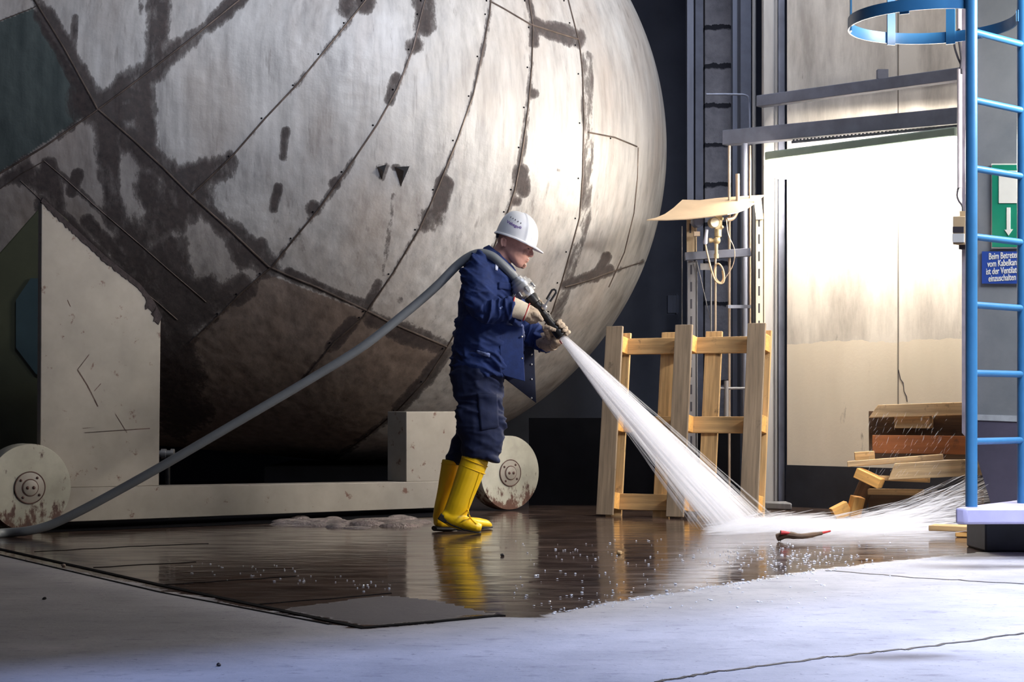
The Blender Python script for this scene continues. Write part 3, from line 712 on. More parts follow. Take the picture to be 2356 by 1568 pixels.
# plinth
pb = thing('ladder_plinth', 'pale steel channel under the ladder feet', 'plinth', (LA.x, LA.y, 0))
a0 = P(2197, 1168, 7.93); a0.z = 0
MB().prism([V((a0.x, a0.y, 0.165)), V((a0.x + 0.04, a0.y - 0.03, 0.165)), V((a0.x + 0.9, a0.y + 0.02, 0.165)), V((a0.x + 0.9, a0.y + 0.7, 0.165)), V((a0.x + 0.45, a0.y + 0.62, 0.165))], (0, 0, 0.075)).build('channel', M['lilac'], pb, bevel=0.012)
MB().box((a0.x + 0.62, a0.y + 0.62, 0.082), (0.72, 0.35, 0.164)).build('concrete_block', M['black_paint'], pb, bevel=0.01)

# ================================================================== right side fittings and signs
cp = onwall(2211, 300, S0, 0.10)
co_ = thing('conduit_column', 'grey steel strip with cable conduit left of the signs', 'column', (cp.x, cp.y, 0))
a, b = onwall(2213, 0, S0, 0.05), onwall(2232, 0, S0, 0.05)
MB().prism([V((a.x, a.y, 0.55)), V((b.x, b.y, 0.0 + 0.5)), V((b.x, b.y, 3.7)), V((a.x, a.y, 3.7))], -WN * 0.045).build('strip', mat('strip_grey', (140, 134, 146), 0.6), co_)
MB().tube([onwall(2208, 158, S0, 0.08), onwall(2208, 432, S0, 0.08)], 0.0145, 14).build('conduit', mat('conduit_grey', (172, 164, 166), 0.5), co_)
MB().tube([onwall(2207, -40, S0, 0.08), onwall(2207, 70, S0, 0.08)], 0.0145, 14).build('conduit', mat('conduit_grey', (172, 164, 166), 0.5), co_)
MB().tube(crom([onwall(u, v, S0, 0.085) for u, v in [(2206, 66), (2198, 82), (2196, 105), (2203, 130), (2211, 150), (2213, 170)]], 5), 0.006, 8).build('cable', M['cable_dark'], co_)
MB().tube(crom([onwall(u, v, S0, 0.09) for u, v in [(2208, 66), (2205, 80), (2209, 110), (2212, 135), (2210, 158)]], 5), 0.007, 8).build('cable', M['cable_dark'], co_)
MB().tube(crom([onwall(u, v, S0, 0.08) for u, v in [(2206, 428), (2202, 448), (2206, 462), (2214, 474), (2215, 490)]], 5), 0.006, 8).build('cable', M['cable_dark'], co_)
jb = thing('junction_box', 'small beige switch box with a grey label on the conduit strip', 'box', onwall(2208, 535, S0, 0.12))
def wbox(u0, v0, u1, v1, off, th): return MB().prism([onwall(u, v, S0, off) for u, v in [(u0, v1), (u1, v1), (u1, v0), (u0, v0)]], -WN * th)
wbox(2192, 497, 2222, 562, 0.16, 0.10).build('housing', M['box_beige'], jb, bevel=0.004)
wbox(2192, 521, 2217, 535, 0.163, 0.01).build('dark_band', M['cable_dark'], jb)
wbox(2191, 537, 2218, 557, 0.166, 0.01).build('label_plate', M['box_grey'], jb)
wbox(2208, 485, 2222, 500, 0.12, 0.05).build('cable_gland', M['box_beige'], jb)
wbox(2206, 560, 2224, 573, 0.12, 0.05).build('cable_gland', M['cable_dark'], jb)

gs_ = thing('exit_sign', 'green escape sign with a white door and down arrow behind the ladder', 'sign', onwall(2316, 480, S0, 0.01))
wbox(2281, 376, 2350, 571, 0.016, 0.008).build('border', M['sign_white'], gs_)
wbox(2282.5, 379, 2349, 568, 0.020, 0.006).build('board', M['green'], gs_)
wbox(2298, 392, 2343, 467, 0.024, 0.005).build('door_symbol', M['sign_white'], gs_)
MB().prism([onwall(u, v, S0, 0.024) for u, v in [(2316, 477), (2324, 477), (2324, 527), (2330, 527), (2320, 541), (2311, 528), (2316, 528)]], -WN * 0.005).build('arrow', M['sign_white'], gs_)
bs = thing('notice_plate', 'blue notice plate with four lines of white lettering below the exit sign', 'sign', onwall(2305, 615, S0, 0.01))
wbox(2259, 578, 2352, 652, 0.014, 0.008).build('board', M['sign_blue'], bs)
Rw = Matrix((WD, V((0, 0, 1)), WN)).transposed()     # local x along wall, y up, z out
def text(body, p, size, m, parent, R, sx=1.0):
    cu = bpy.data.curves.new('t', 'FONT'); cu.body = body; cu.size = size; cu.align_x = 'CENTER'; cu.align_y = 'CENTER'; cu.extrude = 0.0006; cu.offset = 0.0004; cu.resolution_u = 4
    t = bpy.data.objects.new('t', cu); COL.objects.link(t); bpy.context.view_layer.update()
    me = bpy.data.meshes.new_from_object(t.evaluated_get(bpy.context.evaluated_depsgraph_get())); bpy.data.objects.remove(t)
    off = origin(parent); me.name = 'lettering'
    for v in me.vertices: v.co = p + R @ V((v.co.x * sx, v.co.y, v.co.z)) - off
    o = bpy.data.objects.new('lettering', me); COL.objects.link(o); o.parent = parent; me.materials.append(m); return o
for line, v, sx in (('Beim Betreten', 589, 0.62), ('vom Kabelkanal', 606, 0.62), ('ist der Ventilator', 623.5, 0.62), ('einzuschalten !', 640, 0.62)):
    text(line, onwall(2309, v - 1, S0, 0.0155), 0.052, M['sign_white'], bs, Rw, sx)

# ================================================================== PALLET
pl = thing('wooden_pallet', 'wooden pallet standing upright and leaning beside the steel column', 'pallet', (0.535, 11.10, 0.012), (math.radians(-8), 0, math.radians(-25.8)))
PW, PH = 1.07, 1.22
def pbox(name, x0, x1, y0, y1, z0, z1, m):
    return MB().box(((x0 + x1) / 2, (y0 + y1) / 2, (z0 + z1) / 2), (x1 - x0, y1 - y0, z1 - z0)).build(name, m, pl, local=True, bevel=0.003)
rx = [0.0, 0.475, PW - 0.115]
for x in rx: pbox('runner', x, x + 0.115, 0, 0.022, 0, PH, M['wood_z'])
zb = [(0.045, 0.15), (0.545, 0.65), (1.055, 1.16)]
for z0, z1 in zb:
    for x in rx: pbox('block', x + 0.004, x + 0.11, 0.022, 0.122, z0, z1, M['wood_end'])
    pbox('crossboard', 0.005, PW - 0.005, 0.122, 0.144, z0, z1, M['wood_x'])
for xc in (0.06, 0.385, 0.685, 1.01): pbox('deck_board', xc - 0.055, xc + 0.055, 0.144, 0.166, 0.005, 1.2, M['wood_zy'])

# ================================================================== BROKEN PALLET BOARDS
GB = 'broken pallet boards in the spray'
def board(label, pa, pb_, w, h, m, name='broken_board', up=(0, 0, 1), cat='board', cut=0.0):
    a, b = V(pa), V(pb_); c = (a + b) / 2; t = (b - a).normalized(); s = t.cross(V(up)).normalized(); u = s.cross(t)
    R = Matrix((t, s, u)).transposed(); L = (b - a).length / 2
    mb = MB(); q = []
    for x, k in ((-L, 1), (L, 0)):
        for y, z in ((-w / 2, -h / 2), (w / 2, -h / 2), (w / 2, h / 2), (-w / 2, h / 2)):
            q.append(V((x + (cut * (z / h + 0.5) if k else 0), y, z)))
    mb.hexa(q[:4], q[4:])
    o = mb.build(name, m, bevel=0.004); o.location = c; o.rotation_euler = R.to_euler(); tag(o, label, cat, GB); return o
board('pale thick board lying topmost across the broken pallet heap', P(2003, 946, 10.75), P(2262, 938, 10.45), 0.11, 0.078, M['wood_old'], cut=0.06)
board('pale wooden block wedged just under the topmost board', P(2062, 971, 10.72), P(2143, 971, 10.62), 0.10, 0.072, M['wood_x'], name='broken_block', cat='block')
board('wide reddish-brown board in the middle of the broken pallet heap', P(2008, 1021, 10.68), P(2262, 1024, 10.38), 0.03, 0.112, M['wood_red'])
board('dark wet board standing behind the reddish-brown board', P(2000, 1000, 10.86), P(2262, 1000, 10.56), 0.03, 0.30, M['wood_wet'])
board('thin pale board with dark end below the reddish-brown board', P(1950, 1067, 10.55), P(2170, 1050, 10.42), 0.09, 0.034, M['wood_old'])
board('short pale block resting on the end of the thin board', P(1966, 1049, 10.62), P(2012, 1046, 10.60), 0.08, 0.05, M['wood_x'], name='broken_block', cat='block')
board('wide pale plank hit by the spray in front of the heap', P(2042, 1085, 10.40), P(2262, 1073, 10.15), 0.03, 0.098, M['wood_old'], cut=0.05)
board('narrow yellow slat under the wide pale plank', P(2010, 1098, 10.5), P(2140, 1104, 10.42), 0.09, 0.028, M['wood_x'])
board('yellow tilted block sticking out below the thin board', P(1973, 1086, 10.5), P(2028, 1112, 10.42), 0.09, 0.062, M['wood_end'], name='broken_block', cat='block')
board('low yellow slat near the floor of the heap', P(1998, 1130, 10.6), P(2125, 1132, 10.5), 0.09, 0.034, M['wood_x'])
board('dark slanting board carrying the left side of the heap', P(1962, 1190, 10.72), P(2003, 1092, 10.68), 0.09, 0.05, M['wood_wet'], up=(0, -1, 0))
board('dark wet board lying deep inside the heap', P(2000, 1160, 10.8), P(2262, 1160, 10.5), 0.06, 0.17, M['wood_wet'])
board('yellow nailed block lying on the floor at the left foot of the heap', P(1917, 1184, 10.62), P(1952, 1166, 10.62), 0.10, 0.085, M['wood_end'], name='broken_block', cat='block')
board('yellow split wedge standing beside the nailed block', P(1962, 1190, 10.6), P(1974, 1142, 10.58), 0.06, 0.075, M['wood_end'], up=(0, -1, 0), name='broken_block', cat='block')
board('flat yellow board lying on the wet floor under the ladder plinth', V((2.28, 9.45, 0.045)), V((2.62, 9.28, 0.045)), 0.14, 0.03, M['wood_x'])
board('yellow board bottommost on the wet floor under the ladder plinth', V((2.40, 9.38, 0.016)), V((2.59, 9.30, 0.016)), 0.12, 0.028, M['wood_end'])

# ================================================================== VALVE STAND
vs_ = thing('valve_stand', 'pipe and valve stand with a bent tan cover sheet behind the pallet', 'valve stand', (P(1660, 0, 11.75).x, 11.75, 0))
cs = [P(1488, 505, 11.5), P(1580, 503, 11.47), P(1674, 492, 11.45), P(1758, 448, 11.95), P(1650, 455, 11.98), P(1570, 459, 12.0)]
cm = MB(); grid = []
nl = [cs[0], P(1534, 505, 11.49), cs[1], P(1628, 498, 11.46), cs[2]]; fl = [cs[5], P(1610, 460, 12.0), cs[4], P(1705, 451, 11.97), cs[3]]
for k in range(5):
    grid.append([nl[k].lerp(fl[k], j / 4) + V((0, 0, -0.03 * math.sin(math.pi * j / 4))) for j in range(5)])
vt = [p for r_ in grid for p in r_]; vb = [p - V((0, 0, 0.006)) for p in vt]
fs = [(i * 5 + j, i * 5 + j + 1, i * 5 + j + 6, i * 5 + j + 5) for i in range(4) for j in range(4)]
rim = [0, 5, 10, 15, 20, 21, 22, 23, 24, 19, 14, 9, 4, 3, 2, 1]
cm.add(vt + vb, fs + [tuple(x + 25 for x in f[::-1]) for f in fs] + [(rim[i], rim[(i + 1) % 16], rim[(i + 1) % 16] + 25, rim[i] + 25) for i in range(16)])
cm.build('cover_sheet', M['sheet'], vs_, smooth=60)
def slotted(u0, u1, v0, v1, Y, m):
    a, b = P(u0, v0, Y), P(u1, v0, Y); z1 = a.z; z0 = max(0, P(u0, v1, Y).z); w_ = b.x - a.x
    o = MB().box(((a.x + b.x) / 2, Y, (z0 + z1) / 2), (w_, 0.02, z1 - z0)).box((b.x + 0.012, Y + 0.02, (z0 + z1) / 2), (0.006, 0.05, z1 - z0)).build('slotted_post', m, vs_)
    z = z1 - 0.06
    while z > z0 + 0.1: MB().box(((a.x + b.x) / 2 - w_ * 0.06, Y - 0.0105, z), (w_ * 0.22, 0.002, 0.065)).build('slot', M['cable_dark'], o); z -= 0.117
slotted(1739, 1755, 490, 1400, 11.8, M['gauge'])
MB().bar(P(1742, 450, 11.85), P(1748, 505, 11.78), 0.05, 0.008, up=(0, -1, 0)).build('hinge_bracket', M['gauge'], vs_)
slotted(1580, 1598, 505, 583, 11.85, M['box_beige'])
slotted(1582, 1600, 600, 1400, 11.9, M['steel_grey'])
MB().bar(P(1575, 590, 11.85), P(1727, 580, 11.85), 0.05, 0.055).build('crossbar', M['beam'], vs_, bevel=0.003)
def vp(name, u, v0, v1, Y, wpx, m):
    z1 = P(u, v0, Y).z; z0 = max(0.0, P(u, v1, Y).z); x = P(u, 0, Y).x
    return MB().tube([V((x, Y, z0)), V((x, Y, z1))], wpx / 2 / FPX * Y, 12).build(name, m, vs_)
vp('pipe', 1678, 335, 1400, 11.92, 6, M['pipe']); vp('pipe', 1725.5, 335, 1400, 11.92, 5.5, M['pipe']); vp('pipe', 1646, 590, 1400, 11.78, 5, M['pipe']); vp('pipe', 1636, 620, 1400, 11.85, 4, M['steel_grey'])
vp('pipe', 1569, 520, 1400, 12.0, 2, M['steel_grey']); vp('pipe', 1602, 500, 1400, 12.1, 2.4, M['steel_grey']); vp('pipe_sleeve', 1671, 875, 960, 11.75, 11, M['steel_grey'])
vp('flat_bar', 1713, 330, 1400, 12.1, 14, M['steel_dark'])
MB().tube(crom([P(1697, 400, 11.9), P(1697, 470, 11.9), P(1693, 492, 11.9), P(1684, 503, 11.88), P(1671, 505, 11.85)], 5), 0.014, 10).build('elbow_pipe', M['pipe'], vs_)
MB().tube(crom([P(1671, 505, 11.8), P(1676, 540, 11.78), P(1690, 575, 11.78), P(1686, 610, 11.78), P(1665, 645, 11.76)], 6), 0.003, 6).build('cable', M['pipe'], vs_)
MB().tube([P(1603, 600, 11.85), P(1634, 735, 11.86)], 0.003, 6).build('cable', M['steel_grey'], vs_)
loop = crom([P(1623, 563, 11.68), P(1629, 590, 11.68), P(1638, 625, 11.68), P(1646, 645, 11.68), P(1658, 652, 11.68), P(1666, 645, 11.68), P(1664, 622, 11.68), P(1656, 608, 11.68), P(1648, 608, 11.69), P(1644, 622, 11.7), P(1647, 640, 11.7), P(1657, 650, 11.7), P(1664, 640, 11.7), P(1662, 622, 11.7)], 6)
MB().tube(loop, 0.006, 8).build('cable_loop', M['cable'], vs_)
def gauge(u, v, Y, rpx, m):
    c = P(u, v, Y); r = rpx / FPX * Y
    o = MB().lathe(c, (0.25, -1, 0), [(0, r * 0.9), (0.0, r), (0.05, r), (0.055, r * 0.92), (0.05, r * 0.9), (0.05, 0.001)], 24).build('gauge', m, vs_)
    return o
gauge(1639, 513, 11.72, 12, M['gauge']); gauge(1601, 511, 11.75, 13, M['steel_dark'])
vb_ = MB(); vb_.box(P(1653, 512, 11.74), (0.045, 0.05, 0.09)); vb_.lathe(P(1652, 520, 11.74), (0, 0, -1), [(0, 0.024), (0.07, 0.024), (0.075, 0.014), (0.1, 0.014)], 14)
vb_.sph(P(1649, 553, 11.74), 0.026); vb_.lathe(P(1631, 553, 11.74), (1, 0, 0), [(0, 0.018), (0.02, 0.018), (0.02, 0.012), (0.06, 0.012)], 12); vb_.lathe(P(1648, 560, 11.74), (0, 0, -1), [(0, 0.013), (0.07, 0.011), (0.07, 0.016), (0.1, 0.016)], 12)
for dv in (503, 522): vb_.sph(P(1661, dv, 11.72), 0.012)
vb_.build('valve', M['brass'], vs_)
sv = MB(); sv.lathe(P(1626, 528, 11.70), (-0.12, 0, -1), [(0, 0.011), (0.05, 0.013), (0.09, 0.016), (0.1, 0.009)], 12); sv.build('plug', M['white_tag'], vs_)
MB().box(P(1603, 538, 11.72), (0.04, 0.04, 0.03)).build('clamp', M['pipe'], vs_)
MB().bar(P(1673, 705, 11.8), P(1726, 705, 11.9), 0.02, 0.022).build('pipe_clamp', M['steel_dark'], vs_)
MB().box(P(1623, 613, 11.85), (0.07, 0.004, 0.045)).build('tag_plate', M['steel_grey'], vs_)
MB().tube([P(1640, 893, 11.75), P(1715, 893, 11.75)], 0.009, 10).build('cross_pipe', M['steel_grey'], vs_)
pp = thing('riser_pipe', 'pale vertical riser pipe high in the corner left of the column', 'pipe', (P(1735, 0, 12.6).x, 12.6, 0))
MB().tube([V((P(1735, 0, 12.6).x, 12.6, 0)), V((P(1735, 0, 12.6).x, 12.6, 5.5))], 0.014, 12).build('pipe', M['steel_grey'], pp)
MB().tube(crom([P(1625, 217, 12.7), P(1690, 217, 12.7), P(1715, 219, 12.7), P(1723, 228, 12.7), P(1725, 250, 12.7), P(1726, 330, 12.65)], 5), 0.008, 8).build('branch_pipe', M['steel_dark'], pp)
wsw = tag(MB().box(P(1548, 700, 15.9), (0.10, 0.10, 0.16)).box(P(1556, 700, 15.9), (0.01, 0.14, 0.18)).build('wall_switch', M['steel_dark'], loc=P(1550, 700, 15.9)), 'small dark switch box on the navy wall right of the vessel', 'switch')

# ================================================================== PERSON
Ym = 9.72; px = Ym / FPX
base = V((P(1085, 0, Ym).x, Ym, 0))
# --- head frame
th = math.radians(20); Hc = P(1187, 560, 9.70)
yaw = math.radians(16)
hf = V((math.cos(th) * math.cos(yaw), -math.cos(th) * math.sin(yaw), -math.sin(th))); hu = V((math.sin(th), 0, math.cos(th))); hs = hu.cross(hf).normalized()   # hs points to the far side
def H(f, u, s=0.0): return Hc + (hf * f + hu * u + hs * s) * px
bd = MB()
sl = [(52, -16, 14, 12), (46, -32, 27, 22), (36, -40, 34, 28), (20, -45, 38.5, 31), (8, -46, 39.5, 32), (0, -45, 38.5, 31), (-6, -44, 37, 31), (-14, -41, 38.5, 30.5), (-22, -36, 39, 29), (-29, -27, 39.5, 27), (-36, -12, 38.5, 24), (-42, 2, 37.5, 20), (-47, 12, 35, 14), (-50, 20, 30, 7)]
ns = 28; vs = []
for up, bk_, fr, wd in sl:
    c0 = (fr + bk_) / 2; rr = (fr - bk_) / 2
    for k in range(ns):
        t = 2 * math.pi * k / ns; ct, st = math.cos(t), math.sin(t)
        e = 0.82 if ct > 0 else 1.0
        x = c0 + rr * math.copysign(abs(ct) ** e, ct); y = wd * math.copysign(abs(st) ** (0.9 if ct > 0 else 1.0), st)
        if ct > 0.2 and up < -25: y *= 1 - 0.25 * (ct - 0.2)
        vs.append(H(x, up, y))
m_ = len(sl); fs = [(i * ns + k, (i + 1) * ns + k, (i + 1) * ns + (k + 1) % ns, i * ns + (k + 1) % ns) for i in range(m_ - 1) for k in range(ns)]
fs += [tuple(range(ns)), tuple(range((m_ - 1) * ns, m_ * ns))[::-1]]
bd.add(vs, fs)
bd.tube([H(36, 1), H(40.5, -4), H(45, -10.5), H(45.5, -13.5), H(41, -16.5)], [3.2 * px, 3.6 * px, 4.4 * px, 4.2 * px, 4.0 * px], 10)      # nose
for s in (-1, 1):
    bd.sph(H(41, -14, 4.2 * s), 3.4 * px)                                                                       # nostril wings
    bd.tube([H(38, 2.5, 3 * s), H(37.5, 3.5, 12 * s), H(32, 2, 21 * s)], [3.2 * px, 3.4 * px, 2.4 * px], 8)    # brow
    bd.ell(H(31, -13, 17 * s), [hf * 7 * px, hs * 6 * px, hu * 6 * px])                                         # cheek
    bd.ell(H(34.5, -4.5, 12 * s), [hf * 4 * px, hs * 4.6 * px, hu * 3 * px])                                    # lid
    e0 = H(-20, -9, 32 * s)
    bd.tube([H(-14, -19, 31 * s), H(-16, -10, 33 * s), H(-17, -2, 34.5 * s), H(-22, 1, 35.5 * s), H(-26, -4, 35.5 * s), H(-24, -12, 34.5 * s), H(-19, -20, 32.5 * s)], 2.0 * px, 8)   # ear rim
    bd.ell(H(-20, -9, 31.5 * s), [hf * 6 * px, hs * 2.6 * px, hu * 10 * px])
bd.tube([H(36, -24.6, -10), H(40.8, -24, -4), H(41.6, -24.4, 0), H(40.8, -24, 4), H(36, -24.6, 10)], [1.2 * px, 1.9 * px, 2.1 * px, 1.9 * px, 1.2 * px], 8)
bd.tube([H(36, -29, -9), H(40, -29.6, -4), H(40.8, -29.8, 0), H(40, -29.6, 4), H(36, -29, 9)], [1.2 * px, 2.1 * px, 2.5 * px, 2.1 * px, 1.2 * px], 8)
bd.sph(H(36, -41, 0), 6.2 * px)
# neck, trunk, limbs (inside the clothes)
bd.tube([H(-14, -8), H(-18, -28), P(1140, 606, 9.72), P(1130, 640, 9.73)], [(27 * px, 26 * px), (26 * px, 25 * px), (30 * px, 28 * px), (38 * px, 40 * px)], 20, ref=(0, 1, 0))
bd.tube([P(1128, 600, 9.73), P(1124, 640, 9.73), P(1120, 720, 9.73), P(1108, 800, 9.73), P(1104, 860, 9.73)], [(30 * px, 0.11), (42 * px, 0.17), (50 * px, 0.15), (46 * px, 0.14), (40 * px, 0.15)], 20, ref=(0, 1, 0))
bd.tube([P(1100, 620, 9.62), P(1103, 690, 9.52), P(1125, 710, 9.5), P(1183, 708, 9.5), P(1215, 722, 9.53)], [22 * px, 19 * px, 18 * px, 13 * px, 15 * px], 12)
bd.tube([P(1130, 620, 9.86), P(1168, 730, 9.93), P(1225, 775, 9.86), P(1268, 784, 9.74)], [20 * px, 18 * px, 14 * px, 13 * px], 12)
bd.tube([P(1098, 850, 9.66), P(1106, 970, 9.64), P(1090, 1060, 9.62), P(1052, 1172, 9.60)], [30 * px, 22 * px, 16 * px, 12 * px], 12)
bd.tube([P(1100, 850, 9.82), P(1090, 970, 9.82), P(1046, 1060, 9.78), P(1022, 1180, 9.76)], [30 * px, 24 * px, 18 * px, 14 * px], 12)
def eyes(co, n):
    d = co - Hc; f, u, s = d.dot(hf) / px, d.dot(hu) / px, d.dot(hs) / px
    if f > 20:
        for sg in (-1, 1):
            r = ((u + 1.0) / 3.2) ** 2 + ((s - sg * 12) / 6) ** 2
            if r < 1.6: co = co - hf * (2.0 * px * max(0, 1 - r / 1.6))
    return co
person = bd.build('person', M['skin'], loc=base, remesh=0.0042, smit=3, fn=eyes)
tag(person, 'worker in white helmet, navy work clothes and yellow boots aiming the water hose', 'person')
# facial hair and eye
MB().ell(H(35.6, -40.5, 0), [hf * 5.9 * px, hs * 8 * px, hu * 5.2 * px]).ell(H(32.5, -45.5, 0), [hf * 7 * px, hs * 6.5 * px, hu * 4.2 * px]).build('beard', M['hair'], person)
for s in (-1, 1):
    MB().tube([H(39.2, 2.6, 5 * s), H(39, 3.6, 12 * s), H(34, 2.6, 19 * s)], [1.0 * px, 1.3 * px, 0.7 * px], 6).build('eyebrow', M['hair'], person)
    MB().ell(H(35.8, -2.6, 12 * s), [hf * 2.6 * px, hs * 3.4 * px, hu * 1.3 * px], 10, 6).build('eye', M['cable_dark'], person)
# --- helmet
hm = MB(); NA, NR = 144, 26; vs = []
def hel(az, t):     # az 0 = front ; t 0 rim .. 1 top
    ca, sa = math.cos(az), math.sin(az)
    lf, lb_, ls = 46.5, 52, 42
    rf = lf if ca > 0 else lb_
    ph = t * math.pi / 2; k = math.cos(ph) ** 0.78; z = 9 + 63 * math.sin(ph) ** 0.92
    f = -1 + rf * ca * k - 10 * math.sin(ph) ** 2 * 0.9; s = ls * sa * k
    # raised ribs running from the brim over the crown
    adg = math.degrees(math.atan2(math.sin(az), math.cos(az)))
    for a0 in (-50, -29, 29, 50):
        g_ = math.exp(-((adg - a0) / 6.0) ** 2) * 2.3 * max(0.0, math.cos(ph)) ** 0.25
        f += g_ * ca * math.cos(ph * 0.8); s += g_ * sa * math.cos(ph * 0.8); z += g_ * math.sin(ph * 0.8)
    return H(f, z, s)
for i in range(NR):
    for k in range(NA): vs.append(hel(2 * math.pi * k / NA, i / (NR - 1) * 0.985))
fs = [(i * NA + k, i * NA + (k + 1) % NA, (i + 1) * NA + (k + 1) % NA, (i + 1) * NA + k) for i in range(NR - 1) for k in range(NA)] + [tuple(range((NR - 1) * NA, NR * NA))]
def rimoff(az, o, dz):
    ca, sa = math.cos(az), math.sin(az); fr = max(0, ca) ** 1.5
    p = hel(az, 0); d = (hf * ca * 1.0 + hs * sa) ; return p + d * px * (o + ((19 if o > 2 else 6) * fr if o > 0 else 0)) + hu * px * (dz - (5.5 if o > 2 else 3.0) * fr * (1 if o > 0 else 0.3))
n0 = len(vs)
for o_, dz in ((1.6, 1.2), (3.4, -1.2), (3.2, -3.6), (-2, -2.6), (-3, 6)):
    for k in range(NA): vs.append(rimoff(2 * math.pi * k / NA, o_, dz))
seq = [0, n0, n0 + NA, n0 + 2 * NA, n0 + 3 * NA, n0 + 4 * NA]
for a, b in zip(seq[:-1], seq[1:]): fs += [(a + k, b + k, b + (k + 1) % NA, a + (k + 1) % NA) for k in range(NA)]
hm.add(vs, fs)
helmet = hm.build('helmet', M['helmet'], person, smooth=50)
hb = BVHTree.FromPolygons([v for v in hm.v], hm.f)
def onhel(u, v, lift=0.0008):
    d = (P(u, v, 1.0) - V((0, 0, CAMZ))).normalized(); r = hb.ray_cast(V((0, 0, CAMZ)), d); return (r[0] + (r[1] if r[1].dot(d) < 0 else -r[1]) * lift) if r[0] else P(u, v, 9.6)
def print_on(body, u, v, size_px, rot, sx=1.0):
    cu = bpy.data.curves.new('t', 'FONT'); cu.body = body; cu.size = size_px; cu.align_x = 'CENTER'; cu.align_y = 'CENTER'; cu.resolution_u = 4; cu.offset = 0.12
    t = bpy.data.objects.new('t', cu); COL.objects.link(t); bpy.context.view_layer.update()
    me = bpy.data.meshes.new_from_object(t.evaluated_get(bpy.context.evaluated_depsgraph_get())); bpy.data.objects.remove(t); me.name = 'lettering'
    bm = bmesh.new(); bm.from_mesh(me); bmesh.ops.triangulate(bm, faces=bm.faces); bmesh.ops.subdivide_edges(bm, edges=[e for e in bm.edges if e.calc_length() > 2], cuts=2); bm.to_mesh(me); bm.free()
    off = origin(helmet); c, s_ = math.cos(rot), math.sin(rot)
    for q in me.vertices:
        x, y = q.co.x * sx, q.co.y; q.co = onhel(u + c * x + s_ * y * -1 * -1, v - (-s_ * x + c * y), 0.0012) - off
    o = bpy.data.objects.new('lettering', me); COL.objects.link(o); o.parent = helmet; me.materials.append(M['purple']); return o
print_on('Vebego', 1180, 516, 9.8, math.radians(27))
st = MB()
for k in range(7):
    t = math.radians(51 * k + 20); a = onhel(1197 + 1.2 * math.cos(t), 523.2 + 1.2 * math.sin(t), 0.0012); b = onhel(1197 + 3.2 * math.cos(t), 523.2 + 3.2 * math.sin(t), 0.0012); st.tube([a, b], 0.0012, 5)
st.build('star_mark', M['purple'], helmet)
for u, v in ((1175.5, 499.5), (1180.8, 502.5), (1186, 505.8), (1192, 509.5), (1198.3, 513.3)):
    MB().tube([onhel(u - 0.5, v + 1.3), onhel(u + 0.5, v - 1.3)], 0.0022, 6).build('vent_hole', M['hole'], helmet)
MB().box(H(-46, 4, -6), (0.02, 0.05, 0.03)).build('head_band', M['cable_dark'], helmet)

def wrinkle(amp, sc, st=(1, 1, 1)):
    def fn(co, n):
        p = V((co.x * st[0], co.y * st[1], co.z * st[2])) * sc
        a = noise.noise(p + V((noise.noise(p * 0.7) * 0.8, 0, 0))); r = 1 - 2 * abs(noise.noise(p * 1.3 + V((9, 3, 1))))
        return co + n * amp * (a * 0.9 + r * 0.7 - 0.35)
    return fn
def folds(amp, hi, lo, axis, arm=False):
    def fn(co, n):
        a = V(axis)
        if arm:
            u, v = co.x / co.y * FPX + CU, HV - (co.z - CAMZ) / co.y * FPX
            if co.y < 9.62 and 690 < v < 742 and u > 1112: a = V((0.96, 0, -0.25))
            elif co.y > 9.78 and u > 1205: a = V((0.9, 0, -0.4))
        a = a.normalized(); d = co.dot(a); q = co - a * d
        w_ = noise.noise(co * 9) * 0.02
        p = a * ((d + w_) * hi) + q * lo
        r = (1 - abs(noise.noise(p))) ** 3; r2 = (1 - abs(noise.noise(p * 1.9 + V((5, 2, 7))))) ** 3
        m = 0.6 + 1.1 * noise.noise(co * 6 + V((3, 8, 1)))
        return co + n * amp * ((r - 0.45) + 0.45 * (r2 - 0.45)) * max(0.15, m)
    return fn
# --- trousers
tr = MB()
def limb(mb, rows, n=20):
    mb.tube([P(u, v, Y) for u, v, Y, ra, rb in rows], [(ra * px, rb) for u, v, Y, ra, rb in rows], n, ref=(0, 1, 0))
limb(tr, [(1100, 800, 9.73, 58, .16), (1099, 850, 9.72, 62, .17), (1100, 880, 9.71, 58, .17)])
limb(tr, [(1098, 850, 9.66, 60, .105), (1100, 890, 9.65, 57, .105), (1106, 930, 9.64, 51, .10), (1104, 962, 9.63, 55, .10), (1107, 992, 9.63, 53, .10), (1110, 1015, 9.62, 47, .095), (1106, 1036, 9.62, 45, .092), (1104, 1054, 9.62, 39, .082)])
limb(tr, [(1102, 850, 9.82, 58, .10), (1104, 930, 9.82, 48, .10), (1098, 980, 9.81, 40, .09), (1072, 1020, 9.80, 32, .08), (1052, 1050, 9.78, 25, .065), (1044, 1075, 9.78, 20, .06)])
tr.ell(P(1126, 1050, 9.6), [(24 * px, 0, -0.02), (0, .07, 0), (0, 0, 12 * px)])
tro = tr.build('trousers', M['denim2'], person, remesh=0.0070, smit=4, fn=lambda c, n: folds(0.022, 15, 4.5, (0.3, 0.1, 0.95))(wrinkle(0.005, 8)(c, n), n))
